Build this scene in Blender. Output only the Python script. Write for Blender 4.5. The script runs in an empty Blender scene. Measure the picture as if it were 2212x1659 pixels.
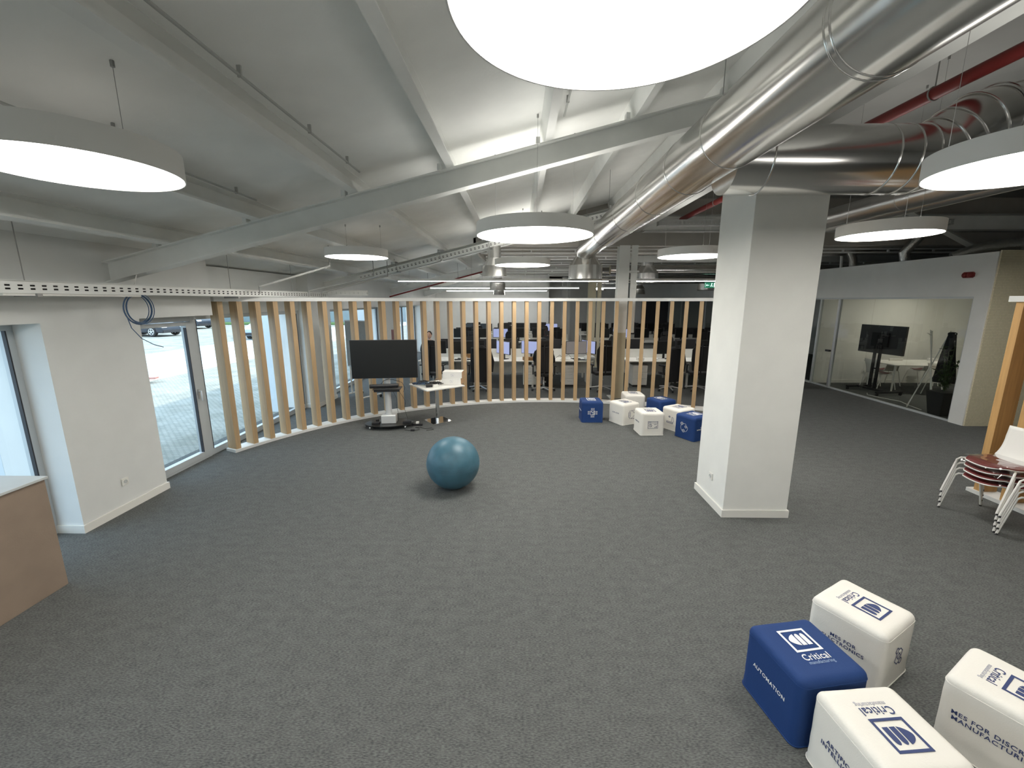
import bpy, bmesh, math, random
from mathutils import Vector, Matrix, noise
random.seed(7)
PI = math.pi
SC = bpy.context.scene
COL = SC.collection

# ------------------------------------------------------------------ camera
cam_d = bpy.data.cameras.new('camera')
cam = bpy.data.objects.new('camera', cam_d); COL.objects.link(cam)
cam_d.sensor_fit = 'HORIZONTAL'; cam_d.sensor_width = 36.0
cam_d.lens = 36.0 * 905.0 / 2212.0
cam_d.clip_start = 0.05; cam_d.clip_end = 300
PITCH = math.atan(180.5 / 905.0); YAW = math.atan(14 / 905.0)
cam.location = (0, 0, 2.35)
cam.rotation_euler = (PI / 2 - PITCH, 0, YAW)
SC.camera = cam

# ------------------------------------------------------------------ world, sun, exposure
W = bpy.data.worlds.new('sky'); SC.world = W; W.use_nodes = True
nt = W.node_tree; nt.nodes.clear()
bg = nt.nodes.new('ShaderNodeBackground'); out = nt.nodes.new('ShaderNodeOutputWorld')
bg.inputs[0].default_value = (0.64, 0.83, 1.0, 1); bg.inputs[1].default_value = 1.75
nt.links.new(bg.outputs[0], out.inputs[0])
sd = bpy.data.lights.new('sun', 'SUN'); sd.energy = 2.6; sd.angle = 0.03; sd.color = (1, 0.93, 0.82)
sun = bpy.data.objects.new('sun', sd); COL.objects.link(sun); sun.location = (20, 0, 30)
sun.rotation_euler = (0, math.radians(48), math.radians(12))
SC.view_settings.view_transform = 'Standard'; SC.view_settings.look = 'None'
SC.view_settings.gamma = 1.0; SC.view_settings.use_curve_mapping = False
SC.view_settings.exposure = 1.1
LAMP_E = 8.6

# ------------------------------------------------------------------ materials
MATS = {}
def mat(name, col, rough=0.6, metal=0.0, nscale=0, namt=0.0, bump=0.0, bscale=None, emit=None, estr=0, spec=0.5, stretch=(1, 1, 1), col2=None):
    if name in MATS: return MATS[name]
    m = bpy.data.materials.new(name); m.use_nodes = True; N = m.node_tree.nodes; L = m.node_tree.links
    b = N['Principled BSDF']
    b.inputs['Base Color'].default_value = (*col, 1); b.inputs['Roughness'].default_value = rough
    b.inputs['Metallic'].default_value = metal; b.inputs['Specular IOR Level'].default_value = spec
    if nscale or bump:
        tc = N.new('ShaderNodeTexCoord'); mp = N.new('ShaderNodeMapping'); mp.inputs['Scale'].default_value = stretch
        L.new(tc.outputs['Object'], mp.inputs['Vector'])
    if nscale:
        n = N.new('ShaderNodeTexNoise'); n.inputs['Scale'].default_value = nscale; n.inputs['Detail'].default_value = 4
        L.new(mp.outputs[0], n.inputs['Vector'])
        r = N.new('ShaderNodeValToRGB')
        c2 = col2 or tuple(min(1, c * (1 + namt)) for c in col); c1 = tuple(c * (1 - namt) for c in col) if not col2 else col
        r.color_ramp.elements[0].position = 0.35; r.color_ramp.elements[1].position = 0.65
        r.color_ramp.elements[0].color = (*c1, 1); r.color_ramp.elements[1].color = (*c2, 1)
        L.new(n.outputs['Fac'], r.inputs[0]); L.new(r.outputs[0], b.inputs['Base Color'])
    if bump:
        n2 = N.new('ShaderNodeTexNoise'); n2.inputs['Scale'].default_value = bscale or nscale; n2.inputs['Detail'].default_value = 3
        L.new(mp.outputs[0], n2.inputs['Vector'])
        bp = N.new('ShaderNodeBump'); bp.inputs['Strength'].default_value = bump; bp.inputs['Distance'].default_value = 0.01
        L.new(n2.outputs['Fac'], bp.inputs['Height']); L.new(bp.outputs[0], b.inputs['Normal'])
    if emit:
        b.inputs['Emission Color'].default_value = (*emit, 1); b.inputs['Emission Strength'].default_value = estr
    MATS[name] = m; return m

def glass_mat(name, tint, refl=1.0):
    m = bpy.data.materials.new(name); m.use_nodes = True; N = m.node_tree.nodes; L = m.node_tree.links; N.clear()
    o = N.new('ShaderNodeOutputMaterial'); t = N.new('ShaderNodeBsdfTransparent'); g = N.new('ShaderNodeBsdfGlossy')
    g.inputs['Roughness'].default_value = 0.0; t.inputs[0].default_value = (*tint, 1)
    f = N.new('ShaderNodeFresnel'); f.inputs[0].default_value = 1.45
    mu = N.new('ShaderNodeMath'); mu.operation = 'MULTIPLY'; mu.inputs[1].default_value = refl
    ge = N.new('ShaderNodeNewGeometry'); iv = N.new('ShaderNodeMath'); iv.operation = 'SUBTRACT'; iv.inputs[0].default_value = 1.0
    m2 = N.new('ShaderNodeMath'); m2.operation = 'MULTIPLY'; m2.use_clamp = True
    L.new(ge.outputs['Backfacing'], iv.inputs[1]); L.new(iv.outputs[0], m2.inputs[1])
    x = N.new('ShaderNodeMixShader'); L.new(f.outputs[0], mu.inputs[0]); L.new(mu.outputs[0], m2.inputs[0]); L.new(m2.outputs[0], x.inputs[0])
    L.new(t.outputs[0], x.inputs[1]); L.new(g.outputs[0], x.inputs[2]); L.new(x.outputs[0], o.inputs[0])
    MATS[name] = m; return m

M_wall = mat('white_wall', (0.72, 0.73, 0.71), 0.85, nscale=3, namt=0.02, bump=0.05, bscale=60)
M_warmwall = mat('column_paint', (0.80, 0.80, 0.76), 0.8, nscale=3, namt=0.02, bump=0.04, bscale=60)
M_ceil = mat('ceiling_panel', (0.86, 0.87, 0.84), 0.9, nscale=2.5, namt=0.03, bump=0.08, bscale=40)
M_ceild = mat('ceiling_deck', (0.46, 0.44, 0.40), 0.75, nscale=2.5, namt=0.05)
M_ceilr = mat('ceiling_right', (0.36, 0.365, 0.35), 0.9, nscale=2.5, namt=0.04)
M_steel = mat('painted_steel', (0.84, 0.85, 0.82), 0.5, nscale=4, namt=0.03)
M_steel2 = mat('painted_steel_grey', (0.44, 0.45, 0.43), 0.55, nscale=4, namt=0.03)
M_steely = mat('painted_steel_cream', (0.55, 0.50, 0.36), 0.55, nscale=4, namt=0.03)
M_base = mat('skirting_white', (0.80, 0.79, 0.74), 0.5)
M_frame = mat('window_frame_aluminium', (0.50, 0.53, 0.54), 0.45, metal=0.1)
M_seal = mat('black_seal', (0.03, 0.03, 0.035), 0.6)
M_glass = glass_mat('window_glass', (0.96, 0.985, 1.0), 1.0)
M_glass2 = glass_mat('partition_glass', (0.86, 0.88, 0.87), 1.3)
M_rail = mat('rail_white', (0.72, 0.73, 0.71), 0.55)
M_batten = mat('batten_wood', (0.455, 0.315, 0.172), 0.55, nscale=6, namt=0.09, bump=0.05, bscale=30, stretch=(6, 6, 0.35))
M_batten2 = mat('batten_wood_amber', (0.55, 0.33, 0.13), 0.5, nscale=6, namt=0.09, stretch=(6, 6, 0.35))
M_duct = mat('duct_metal', (0.74, 0.73, 0.71), 0.19, metal=1.0, bump=0.012, bscale=2, stretch=(1, 0.15, 1))
M_duct2 = mat('duct_metal_dull', (0.55, 0.54, 0.52), 0.3, metal=1.0)
M_diff = mat('diffuser_metal', (0.80, 0.79, 0.77), 0.26, metal=1.0)
M_foil = mat('duct_foil', (0.6, 0.6, 0.58), 0.28, metal=1.0, bump=0.9, bscale=35)
M_lampside = mat('lamp_housing', (0.90, 0.89, 0.86), 0.5)
M_lampside2 = mat('lamp_housing_unlit', (0.74, 0.70, 0.60), 0.5)
M_emit = mat('lamp_diffuser', (0.9, 0.9, 0.9), 0.5, emit=(1.0, 0.965, 0.90), estr=LAMP_E)
M_up = mat('added_uplight', (0.8, 0.8, 0.78), 0.5, emit=(1.0, 0.97, 0.92), estr=2.0)  # upward glow added to the lamp tops to brighten the ceiling
M_uplow = mat('added_uplight_faint', (0.8, 0.8, 0.78), 0.5, emit=(1.0, 0.97, 0.92), estr=0.08)  # weaker added glow where the roof hangs close above the lamp
M_spot = mat('spot_lens', (0.9, 0.9, 0.9), 0.5, emit=(1.0, 0.93, 0.80), estr=120.0)
M_tube = mat('line_lamp_glow', (0.9, 0.9, 0.9), 0.5, emit=(1.0, 0.98, 0.94), estr=27.0)
M_black = mat('black_plastic', (0.018, 0.018, 0.02), 0.45)
M_blackm = mat('black_matte', (0.012, 0.012, 0.013), 0.85)
M_scr = mat('screen_black', (0.012, 0.013, 0.013), 0.32)
M_scrlit = mat('screen_lit', (0.1, 0.1, 0.15), 0.3, emit=(0.5, 0.58, 0.95), estr=0.30)
M_scrgrey = mat('screen_dim', (0.1, 0.1, 0.1), 0.3, emit=(0.42, 0.38, 0.36), estr=0.15)
M_white = mat('white_laminate', (0.82, 0.81, 0.77), 0.4)
M_pedestal = mat('white_pedestal', (0.68, 0.68, 0.64), 0.5)
M_chrome = mat('chrome', (0.8, 0.8, 0.8), 0.08, metal=1.0)
M_greymetal = mat('grey_metal', (0.55, 0.56, 0.57), 0.35, metal=0.7)
M_pole = mat('silver_pole', (0.70, 0.71, 0.71), 0.4, metal=0.3)
M_ball = mat('ball_rubber', (0.05, 0.135, 0.185), 0.42, nscale=9, namt=0.10, bump=0.03, bscale=80)
M_blue = mat('pouf_blue', (0.006, 0.040, 0.165), 0.75, bump=0.10, bscale=160)
M_pwhite = mat('pouf_white', (0.80, 0.78, 0.72), 0.8, bump=0.10, bscale=160)
M_navy = mat('print_navy', (0.035, 0.055, 0.16), 0.7)
M_grey = mat('print_grey', (0.42, 0.43, 0.50), 0.7)
M_pw = mat('print_white', (0.85, 0.86, 0.86), 0.7)
M_pgb = mat('print_greyblue', (0.30, 0.40, 0.58), 0.7)
M_card = mat('cardboard', (0.42, 0.26, 0.14), 0.85, nscale=8, namt=0.06)
M_mdf = mat('fibreboard', (0.27, 0.205, 0.155), 0.8, nscale=5, namt=0.05, bump=0.1, bscale=90)
M_greytop = mat('grey_lid', (0.52, 0.54, 0.53), 0.6, nscale=3, namt=0.04)
M_red = mat('red_paint', (0.20, 0.016, 0.014), 0.5)
M_redseat = mat('red_seat', (0.17, 0.018, 0.02), 0.38)
M_wrap = glass_mat('clear_wrap', (0.93, 0.93, 0.93), 2.0)
M_cablue = mat('cable_blue', (0.06, 0.12, 0.22), 0.5)
M_cable = mat('cable_black', (0.02, 0.02, 0.02), 0.5)
M_wire = mat('steel_wire', (0.35, 0.35, 0.34), 0.4, metal=0.5)
M_skin = mat('skin', (0.50, 0.30, 0.22), 0.6)
M_hair = mat('hair_dark', (0.02, 0.015, 0.012), 0.8)
M_jack = mat('black_cloth', (0.010, 0.010, 0.012), 0.9)
M_jean = mat('pale_jeans', (0.36, 0.40, 0.45), 0.9)
M_mesh = mat('chair_mesh', (0.016, 0.016, 0.017), 0.8)
M_exit = mat('exit_green', (0.02, 0.06, 0.04), 0.4, emit=(0.05, 0.35, 0.2), estr=0.25)
M_exitw = mat('exit_white', (0.8, 0.9, 0.85), 0.4, emit=(0.6, 0.9, 0.8), estr=0.8)
M_leaf = mat('leaf_dark', (0.03, 0.06, 0.015), 0.6)
M_pot = mat('pot_black', (0.012, 0.012, 0.012), 0.6)
M_brown = mat('brown_panel', (0.16, 0.06, 0.05), 0.6)
M_wood2 = mat('desk_item_brown', (0.30, 0.16, 0.06), 0.7)
M_wboard = mat('whiteboard_back', (0.30, 0.30, 0.28), 0.7, nscale=14, namt=0.05)
M_conc = mat('outdoor_wall', (0.20, 0.25, 0.27), 0.9, nscale=1.2, namt=0.05)
M_grass = mat('grass', (0.07, 0.14, 0.04), 0.95, nscale=8, namt=0.3)
M_kerb = mat('kerb_stone', (0.85, 0.85, 0.82), 0.9, nscale=3, namt=0.05)
M_road = mat('road', (0.44, 0.48, 0.48), 0.95, nscale=1.0, namt=0.10, bump=0.1, bscale=30, stretch=(1, 0.5, 1))
M_car = mat('car_dark', (0.02, 0.025, 0.035), 0.25)
M_car2 = mat('car_silver', (0.35, 0.42, 0.50), 0.3, metal=0.3)
M_carw = mat('car_white', (0.8, 0.8, 0.8), 0.3)
M_tyre = mat('tyre', (0.02, 0.02, 0.02), 0.8)
M_rim = mat('wheel_rim', (0.7, 0.7, 0.7), 0.3, metal=0.8)
M_cglass = mat('car_glass', (0.05, 0.07, 0.08), 0.05)
M_carlight = mat('car_lamp', (0.8, 0.8, 0.8), 0.2)
M_plank = mat('plank_paint', (0.40, 0.20, 0.17), 0.8, nscale=10, namt=0.1)
M_render = mat('outdoor_render', (0.62, 0.68, 0.72), 0.9)

def carpet():
    m = bpy.data.materials.new('carpet'); m.use_nodes = True; N = m.node_tree.nodes; L = m.node_tree.links
    b = N['Principled BSDF']; b.inputs['Roughness'].default_value = 0.97; b.inputs['Specular IOR Level'].default_value = 0.15
    tc = N.new('ShaderNodeTexCoord')
    def nz(sc, st, det):
        mp = N.new('ShaderNodeMapping'); mp.inputs['Scale'].default_value = st
        n = N.new('ShaderNodeTexNoise'); n.inputs['Scale'].default_value = sc; n.inputs['Detail'].default_value = det
        L.new(tc.outputs['Object'], mp.inputs[0]); L.new(mp.outputs[0], n.inputs['Vector']); return n
    n1 = nz(120, (0.45, 1.4, 1), 4); n2 = nz(14, (0.6, 1.1, 1), 4)
    mx = N.new('ShaderNodeMix'); mx.data_type = 'FLOAT'; mx.inputs[0].default_value = 0.2
    L.new(n1.outputs['Fac'], mx.inputs[2]); L.new(n2.outputs['Fac'], mx.inputs[3])
    r = N.new('ShaderNodeValToRGB'); e = r.color_ramp.elements
    e[0].position = 0.37; e[0].color = (0.075, 0.079, 0.078, 1); e[1].position = 0.63; e[1].color = (0.165, 0.171, 0.166, 1)
    L.new(mx.outputs[0], r.inputs[0]); L.new(r.outputs[0], b.inputs['Base Color'])
    bp = N.new('ShaderNodeBump'); bp.inputs['Strength'].default_value = 0.5; bp.inputs['Distance'].default_value = 0.01
    L.new(n1.outputs['Fac'], bp.inputs['Height']); L.new(bp.outputs[0], b.inputs['Normal'])
    return m
M_carpet = carpet()

def paving():
    m = bpy.data.materials.new('cobble'); m.use_nodes = True; N = m.node_tree.nodes; L = m.node_tree.links
    b = N['Principled BSDF']; b.inputs['Roughness'].default_value = 0.95
    tc = N.new('ShaderNodeTexCoord'); br = N.new('ShaderNodeTexBrick')
    br.inputs['Scale'].default_value = 4.5; br.inputs['Color1'].default_value = (0.36, 0.36, 0.32, 1); br.inputs['Color2'].default_value = (0.28, 0.29, 0.26, 1)
    br.inputs['Mortar'].default_value = (0.16, 0.165, 0.15, 1); br.inputs['Mortar Size'].default_value = 0.03
    L.new(tc.outputs['Object'], br.inputs['Vector'])
    n = N.new('ShaderNodeTexNoise'); n.inputs['Scale'].default_value = 1.3; n.inputs['Detail'].default_value = 5
    L.new(tc.outputs['Object'], n.inputs['Vector'])
    mx = N.new('ShaderNodeMix'); mx.data_type = 'RGBA'; mx.blend_type = 'MULTIPLY'; mx.inputs[0].default_value = 0.7
    r = N.new('ShaderNodeValToRGB'); r.color_ramp.elements[0].position = 0.35; r.color_ramp.elements[0].color = (0.6, 0.6, 0.56, 1)
    r.color_ramp.elements[1].position = 0.6; L.new(n.outputs['Fac'], r.inputs[0])
    L.new(br.outputs['Color'], mx.inputs[6]); L.new(r.outputs[0], mx.inputs[7]); L.new(mx.outputs[2], b.inputs['Base Color'])
    return m
M_cobble = paving()

def ribbed():
    # beige fabric wall covering with fine upright ribs broken into short stitches
    m = bpy.data.materials.new('ribbed_wallcover'); m.use_nodes = True; N = m.node_tree.nodes; L = m.node_tree.links
    b = N['Principled BSDF']; b.inputs['Roughness'].default_value = 0.9
    tc = N.new('ShaderNodeTexCoord'); mp = N.new('ShaderNodeMapping'); mp.inputs['Rotation'].default_value = (PI / 2, 0, 0)
    L.new(tc.outputs['Object'], mp.inputs[0])
    br = N.new('ShaderNodeTexBrick'); br.offset = 0.5
    br.inputs['Scale'].default_value = 9; br.inputs['Brick Width'].default_value = 0.22; br.inputs['Row Height'].default_value = 0.25
    br.inputs['Mortar Size'].default_value = 0.035; br.inputs['Mortar Smooth'].default_value = 0.6
    br.inputs['Color1'].default_value = (0.78, 0.72, 0.53, 1); br.inputs['Color2'].default_value = (0.70, 0.65, 0.47, 1); br.inputs['Mortar'].default_value = (0.42, 0.38, 0.26, 1)
    L.new(mp.outputs[0], br.inputs['Vector']); L.new(br.outputs['Color'], b.inputs['Base Color'])
    return m
M_rib = ribbed()

# ------------------------------------------------------------------ mesh helpers
class MB:
    def __init__(s): s.v = []; s.f = []
    def add(s, vs, fs, mtx=None):
        b = len(s.v)
        for p in vs:
            p = Vector(p)
            s.v.append(tuple(mtx @ p if mtx else p))
        s.f += [tuple(i + b for i in f) for f in fs]; return s
    def box(s, x0, x1, y0, y1, z0, z1, mtx=None):
        vs = [(x0, y0, z0), (x1, y0, z0), (x1, y1, z0), (x0, y1, z0), (x0, y0, z1), (x1, y0, z1), (x1, y1, z1), (x0, y1, z1)]
        return s.add(vs, [(3, 2, 1, 0), (4, 5, 6, 7), (0, 1, 5, 4), (1, 2, 6, 5), (2, 3, 7, 6), (3, 0, 4, 7)], mtx)
    def prism(s, poly, z0, z1, mtx=None):
        n = len(poly); vs = [(x, y, z0) for x, y in poly] + [(x, y, z1) for x, y in poly]
        fs = [tuple(range(n - 1, -1, -1)), tuple(range(n, 2 * n))] + [(i, (i + 1) % n, (i + 1) % n + n, i + n) for i in range(n)]
        return s.add(vs, fs, mtx)
    def lathe(s, prof, n=32, mtx=None, closed=True):
        vs = []; fs = []
        for r, z in prof:
            for k in range(n):
                a = 2 * PI * k / n; vs.append((r * math.cos(a), r * math.sin(a), z))
        for i in range(len(prof) - 1):
            for k in range(n):
                fs.append((i * n + k, i * n + (k + 1) % n, (i + 1) * n + (k + 1) % n, (i + 1) * n + k))
        if closed:
            fs.append(tuple(range(n - 1, -1, -1))); fs.append(tuple((len(prof) - 1) * n + k for k in range(n)))
        return s.add(vs, fs, mtx)
    def tube(s, pts, r, n=10, rs=None, caps=True):
        pts = [Vector(p) for p in pts]; m = len(pts); base = len(s.v); prev = None
        for i, p in enumerate(pts):
            t = (pts[min(i + 1, m - 1)] - pts[max(i - 1, 0)])
            t = t.normalized() if t.length > 1e-9 else Vector((0, 0, 1))
            if prev is None:
                up = Vector((0, 0, 1)) if abs(t.z) < 0.9 else Vector((1, 0, 0))
                a = t.cross(up).normalized()
            else:
                a = (prev - t * prev.dot(t)).normalized()
            prev = a; b = t.cross(a); rr = rs[i] if rs else r
            for k in range(n):
                an = 2 * PI * k / n; q = p + (a * math.cos(an) + b * math.sin(an)) * rr; s.v.append(tuple(q))
        for i in range(m - 1):
            for k in range(n):
                s.f.append((base + i * n + k, base + i * n + (k + 1) % n, base + (i + 1) * n + (k + 1) % n, base + (i + 1) * n + k))
        if caps:
            s.f.append(tuple(base + k for k in range(n - 1, -1, -1))); s.f.append(tuple(base + (m - 1) * n + k for k in range(n)))
        return s
    def torus(s, R, r, mtx=None, n=36, k=8):
        vs = []; fs = []
        for i in range(n):
            a = 2 * PI * i / n
            for j in range(k):
                b = 2 * PI * j / k; vs.append(((R + r * math.cos(b)) * math.cos(a), (R + r * math.cos(b)) * math.sin(a), r * math.sin(b)))
        for i in range(n):
            for j in range(k): fs.append((i * k + j, ((i + 1) % n) * k + j, ((i + 1) % n) * k + (j + 1) % k, i * k + (j + 1) % k))
        return s.add(vs, fs, mtx)
    def ellipsoid(s, c, rx, ry, rz, n=20, m=12):
        vs = [(c[0], c[1], c[2] - rz)]; fs = []
        for i in range(1, m):
            t = PI * i / m - PI / 2
            for k in range(n):
                a = 2 * PI * k / n; vs.append((c[0] + rx * math.cos(t) * math.cos(a), c[1] + ry * math.cos(t) * math.sin(a), c[2] + rz * math.sin(t)))
        vs.append((c[0], c[1], c[2] + rz))
        for k in range(n): fs.append((0, 1 + (k + 1) % n, 1 + k)); fs.append((len(vs) - 1, 1 + (m - 2) * n + k, 1 + (m - 2) * n + (k + 1) % n))
        for i in range(m - 2):
            for k in range(n): fs.append((1 + i * n + k, 1 + i * n + (k + 1) % n, 1 + (i + 1) * n + (k + 1) % n, 1 + (i + 1) * n + k))
        return s.add(vs, fs)

def T(x=0, y=0, z=0, rx=0, ry=0, rz=0):
    return Matrix.Translation((x, y, z)) @ Matrix.Rotation(rz, 4, 'Z') @ Matrix.Rotation(ry, 4, 'Y') @ Matrix.Rotation(rx, 4, 'X')

def obj(name, mb, m, parent=None, smooth=False, bevel=0, loc=None):
    me = bpy.data.meshes.new(name); me.from_pydata(mb.v, [], mb.f); me.update()
    bm = bmesh.new(); bm.from_mesh(me); bmesh.ops.recalc_face_normals(bm, faces=bm.faces); bm.to_mesh(me); bm.free()
    if smooth:
        for p in me.polygons: p.use_smooth = True
        try: me.set_sharp_from_angle(angle=math.radians(smooth if smooth is not True else 35))
        except Exception: pass
    me.materials.append(m)
    o = bpy.data.objects.new(name, me); COL.objects.link(o)
    if parent: o.parent = parent
    if loc: o.location = loc
    if bevel:
        bv = o.modifiers.new('bevel', 'BEVEL'); bv.width = bevel; bv.segments = 3; bv.limit_method = 'ANGLE'
    return o
def split(name, mb, m, parent, **k):
    # one object per separate piece
    n = len(mb.v); par = list(range(n))
    def find(a):
        while par[a] != a: par[a] = par[par[a]]; a = par[a]
        return a
    for f in mb.f:
        r = find(f[0])
        for i in f[1:]: par[find(i)] = r
    g = {}
    for f in mb.f: g.setdefault(find(f[0]), []).append(f)
    out = []
    for fs in g.values():
        ids = sorted({i for f in fs for i in f}); ix = {v: j for j, v in enumerate(ids)}
        q = MB(); q.v = [mb.v[i] for i in ids]; q.f = [tuple(ix[i] for i in f) for f in fs]
        out.append(obj(name, q, m, parent, **k))
    return out
def thing(name, label, cat, loc=(0, 0, 0), rotz=0, group=None):
    o = bpy.data.objects.new(name, None); COL.objects.link(o); o.empty_display_size = 0.1
    o.location = loc; o.rotation_euler = (0, 0, rotz); return tag(o, label, cat, group)
def tag(o, label, cat, group=None):
    o['label'] = label; o['category'] = cat
    if group: o['group'] = group
    return o
def struct(name, mb, m, **k):
    o = obj(name, mb, m, **k); o['kind'] = 'structure'; return o
def dup(root, loc, rotz, label, group=None):
    r = root.copy(); COL.objects.link(r); r.location = loc; r.rotation_euler = (0, 0, rotz); r['label'] = label
    if group: r['group'] = group
    for ch in list(root.children):
        c = ch.copy(); COL.objects.link(c); c.parent = r
        for g in list(ch.children):
            d = g.copy(); COL.objects.link(d); d.parent = c
    return r
ORD = ['first', 'second', 'third', 'fourth', 'fifth', 'sixth', 'seventh', 'eighth', 'ninth', 'tenth']

def text_mb(body, size, depth=0.0006, bold=0.0, mtx=None, xs=1.0, spacing=1.0):
    cu = bpy.data.curves.new('txt', 'FONT'); cu.body = body; cu.size = size; cu.align_x = 'CENTER'; cu.align_y = 'CENTER'
    cu.extrude = depth; cu.offset = bold; cu.resolution_u = 3; cu.space_character = spacing; cu.space_line = 1.0
    o = bpy.data.objects.new('txt', cu); COL.objects.link(o)
    dg = bpy.context.evaluated_depsgraph_get(); dg.update()
    me = bpy.data.meshes.new_from_object(o.evaluated_get(dg))
    mb = MB(); mb.add([(v.co.x * xs, v.co.y, v.co.z) for v in me.vertices], [tuple(p.vertices) for p in me.polygons], mtx)
    bpy.data.objects.remove(o); bpy.data.meshes.remove(me); bpy.data.curves.remove(cu)
    return mb

# ================================================================== SETTING
XW = -4.46   # inner face of window wall
XO = -5.15   # outer face
XG = -4.77   # glazing line
struct('floor', MB().box(XO, 13.2, -4.0, 24.2, -0.12, 0), M_carpet)
PIERS = [(-1.28, -0.24), (3.87, 4.91), (9.02, 9.98), (14.15, 15.12), (19.3, 20.3)]
wl = MB()
for a, b in PIERS: wl.box(XO, XW, a, b, 0, 2.14)
wl.box(XO, XW, -4, 6.12, 2.14, 2.95); wl.box(XO, -4.70, 6.12, 9.02, 2.14, 2.86); wl.box(XO, XW, 9.02, 23.2, 2.14, 2.95)
wl.box(XO, XW, -4, -1.28, 0, 2.14); wl.box(XO, XW, 20.3, 23.2, 0, 2.14)
struct('wall_left', wl, M_wall)
bb = MB()
for a, b in PIERS[1:4]:
    bb.box(XW, XW + 0.016, a - 0.016, b + 0.016, 0, 0.085); bb.box(XG + 0.04, XW + 0.0, a - 0.016, a, 0, 0.085); bb.box(XG + 0.04, XW, b, b + 0.016, 0, 0.085)
struct('baseboard_left', bb, M_base)
struct('wall_front', MB().box(XO, 13.2, -4.2, -4.0, -0.1, 5.0), M_wall)
struct('wall_back', MB().box(XO, 1.63, 23.0, 23.2, 0, 4.2).box(1.55, 1.63, 23.2, 24.0, 0, 4.2).box(1.55, 13.2, 24.0, 24.2, 0, 4.2), M_wall)
# right hand block of meeting rooms
struct('wall_right', MB().box(8.48, 8.58, 8.1, 24, 2.42, 3.2).box(8.48, 8.58, 7.835, 8.1, 0, 3.2).box(8.48, 8.58, 12.15, 24, 0, 0.02), M_wall)
struct('wall_meeting', MB().box(8.58, 13.2, 12.15, 12.27, 0, 3.1).box(8.58, 13.1, 7.93, 12.15, 2.72, 2.8), M_warmwall)
struct('baseboard_meeting', MB().box(8.6, 13.1, 12.13, 12.15, 0, 0.09), M_base)
struct('wall_textured', MB().box(8.50, 13.1, 7.81, 7.834, 0, 3.22).box(8.59, 13.1, 7.834, 7.92, 0, 3.22), M_rib)
struct('wall_far', MB().box(13.1, 13.2, -4, 24.2, 0, 5.0), M_wall)

# ceilings
def zb(x): return 2.59 + 0.243 * (x + 4.25)         # underside of the sloping rafters
def zp(x): return zb(x) + 0.41                       # underside of the roof panels
def slope_sheet(y0, y1, x0, x1):
    m = MB(); t = 0.1
    m.add([(x0, y0, zp(x0)), (x1, y0, zp(x1)), (x1, y1, zp(x1)), (x0, y1, zp(x0)), (x0, y0, zp(x0) + t), (x1, y0, zp(x1) + t), (x1, y1, zp(x1) + t), (x0, y1, zp(x0) + t)],
          [(3, 2, 1, 0), (4, 5, 6, 7), (0, 1, 5, 4), (1, 2, 6, 5), (2, 3, 7, 6), (3, 0, 4, 7)]); return m
struct('ceiling', slope_sheet(-4.2, 10.3, XO - 0.15, 2.78), M_ceil)
c2 = slope_sheet(10.3, 23.3, XO - 0.15, -1.0)
struct('ceiling.001', c2, M_ceil)
deck = MB(); prof = []
y = 10.3
while y < 24.2:
    prof += [(y, 3.62), (y + 0.34, 3.62), (y + 0.38, 3.70), (y + 0.66, 3.70)]; y += 0.7
n = len(prof)
vs = [(-1.0, a, b) for a, b in prof] + [(13.2, a, b) for a, b in prof] + [(-1.0, a, b + 0.04) for a, b in prof] + [(13.2, a, b + 0.04) for a, b in prof]
deck.add(vs, [(i, i + 1, n + i + 1, n + i) for i in range(n - 1)] + [(2 * n + i, 2 * n + i + 1, 3 * n + i + 1, 3 * n + i) for i in range(n - 1)])
struct('ceiling.002', deck, M_ceild)
struct('trim_1', MB().box(-1.06, -1.0, 10.24, 23.2, 3.5, 4.3).box(-1.06, 13.2, 10.24, 10.3, 3.60, 4.72), M_ceild)
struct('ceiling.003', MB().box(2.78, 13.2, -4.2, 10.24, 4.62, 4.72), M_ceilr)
struct('trim_2', MB().box(-1.06, 13.2, 24.0, 24.2, 3.5, 4.3), M_wall)

# windows
def window(name, y0, y1, mull=(), z0=0.03, z1=2.14):
    f = MB(); w = 0.065
    f.box(XG - 0.04, XG + 0.04, y0, y1, 0.0, z0 + w); f.box(XG - 0.04, XG + 0.04, y0, y1, z1 - w, z1)
    for y in (y0, *mull, y1):
        a, b = (y, y + w) if y == y0 else ((y - w, y) if y == y1 else (y - w / 2, y + w / 2))
        f.box(XG - 0.04, XG + 0.04, a, b, z0 + w, z1 - w)
    o = struct(name, f, M_frame, bevel=0.004)
    e = [y0, *mull, y1]
    for a, b in zip(e[:-1], e[1:]):
        obj('glass_pane', MB().box(XG - 0.006, XG + 0.006, a + 0.03, b - 0.03, z0 + 0.05, z1 - 0.05), M_glass, o)
        s = MB()
        for ya in (a + w * (1 if a == y0 else .5), b - w * (1 if b == y1 else .5)): s.box(XG + 0.008, XG + 0.042, ya - 0.006, ya + 0.006, z0 + w, z1 - w)
        split('seal', s, M_seal, o)
    return o
window('window_1', -0.24, 3.87, (1.8,))
window('window_2', 6.06, 9.02, ())
window('window_3', 9.98, 14.15, (12.0,))
window('window_4', 15.12, 19.3, (17.2,))
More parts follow.
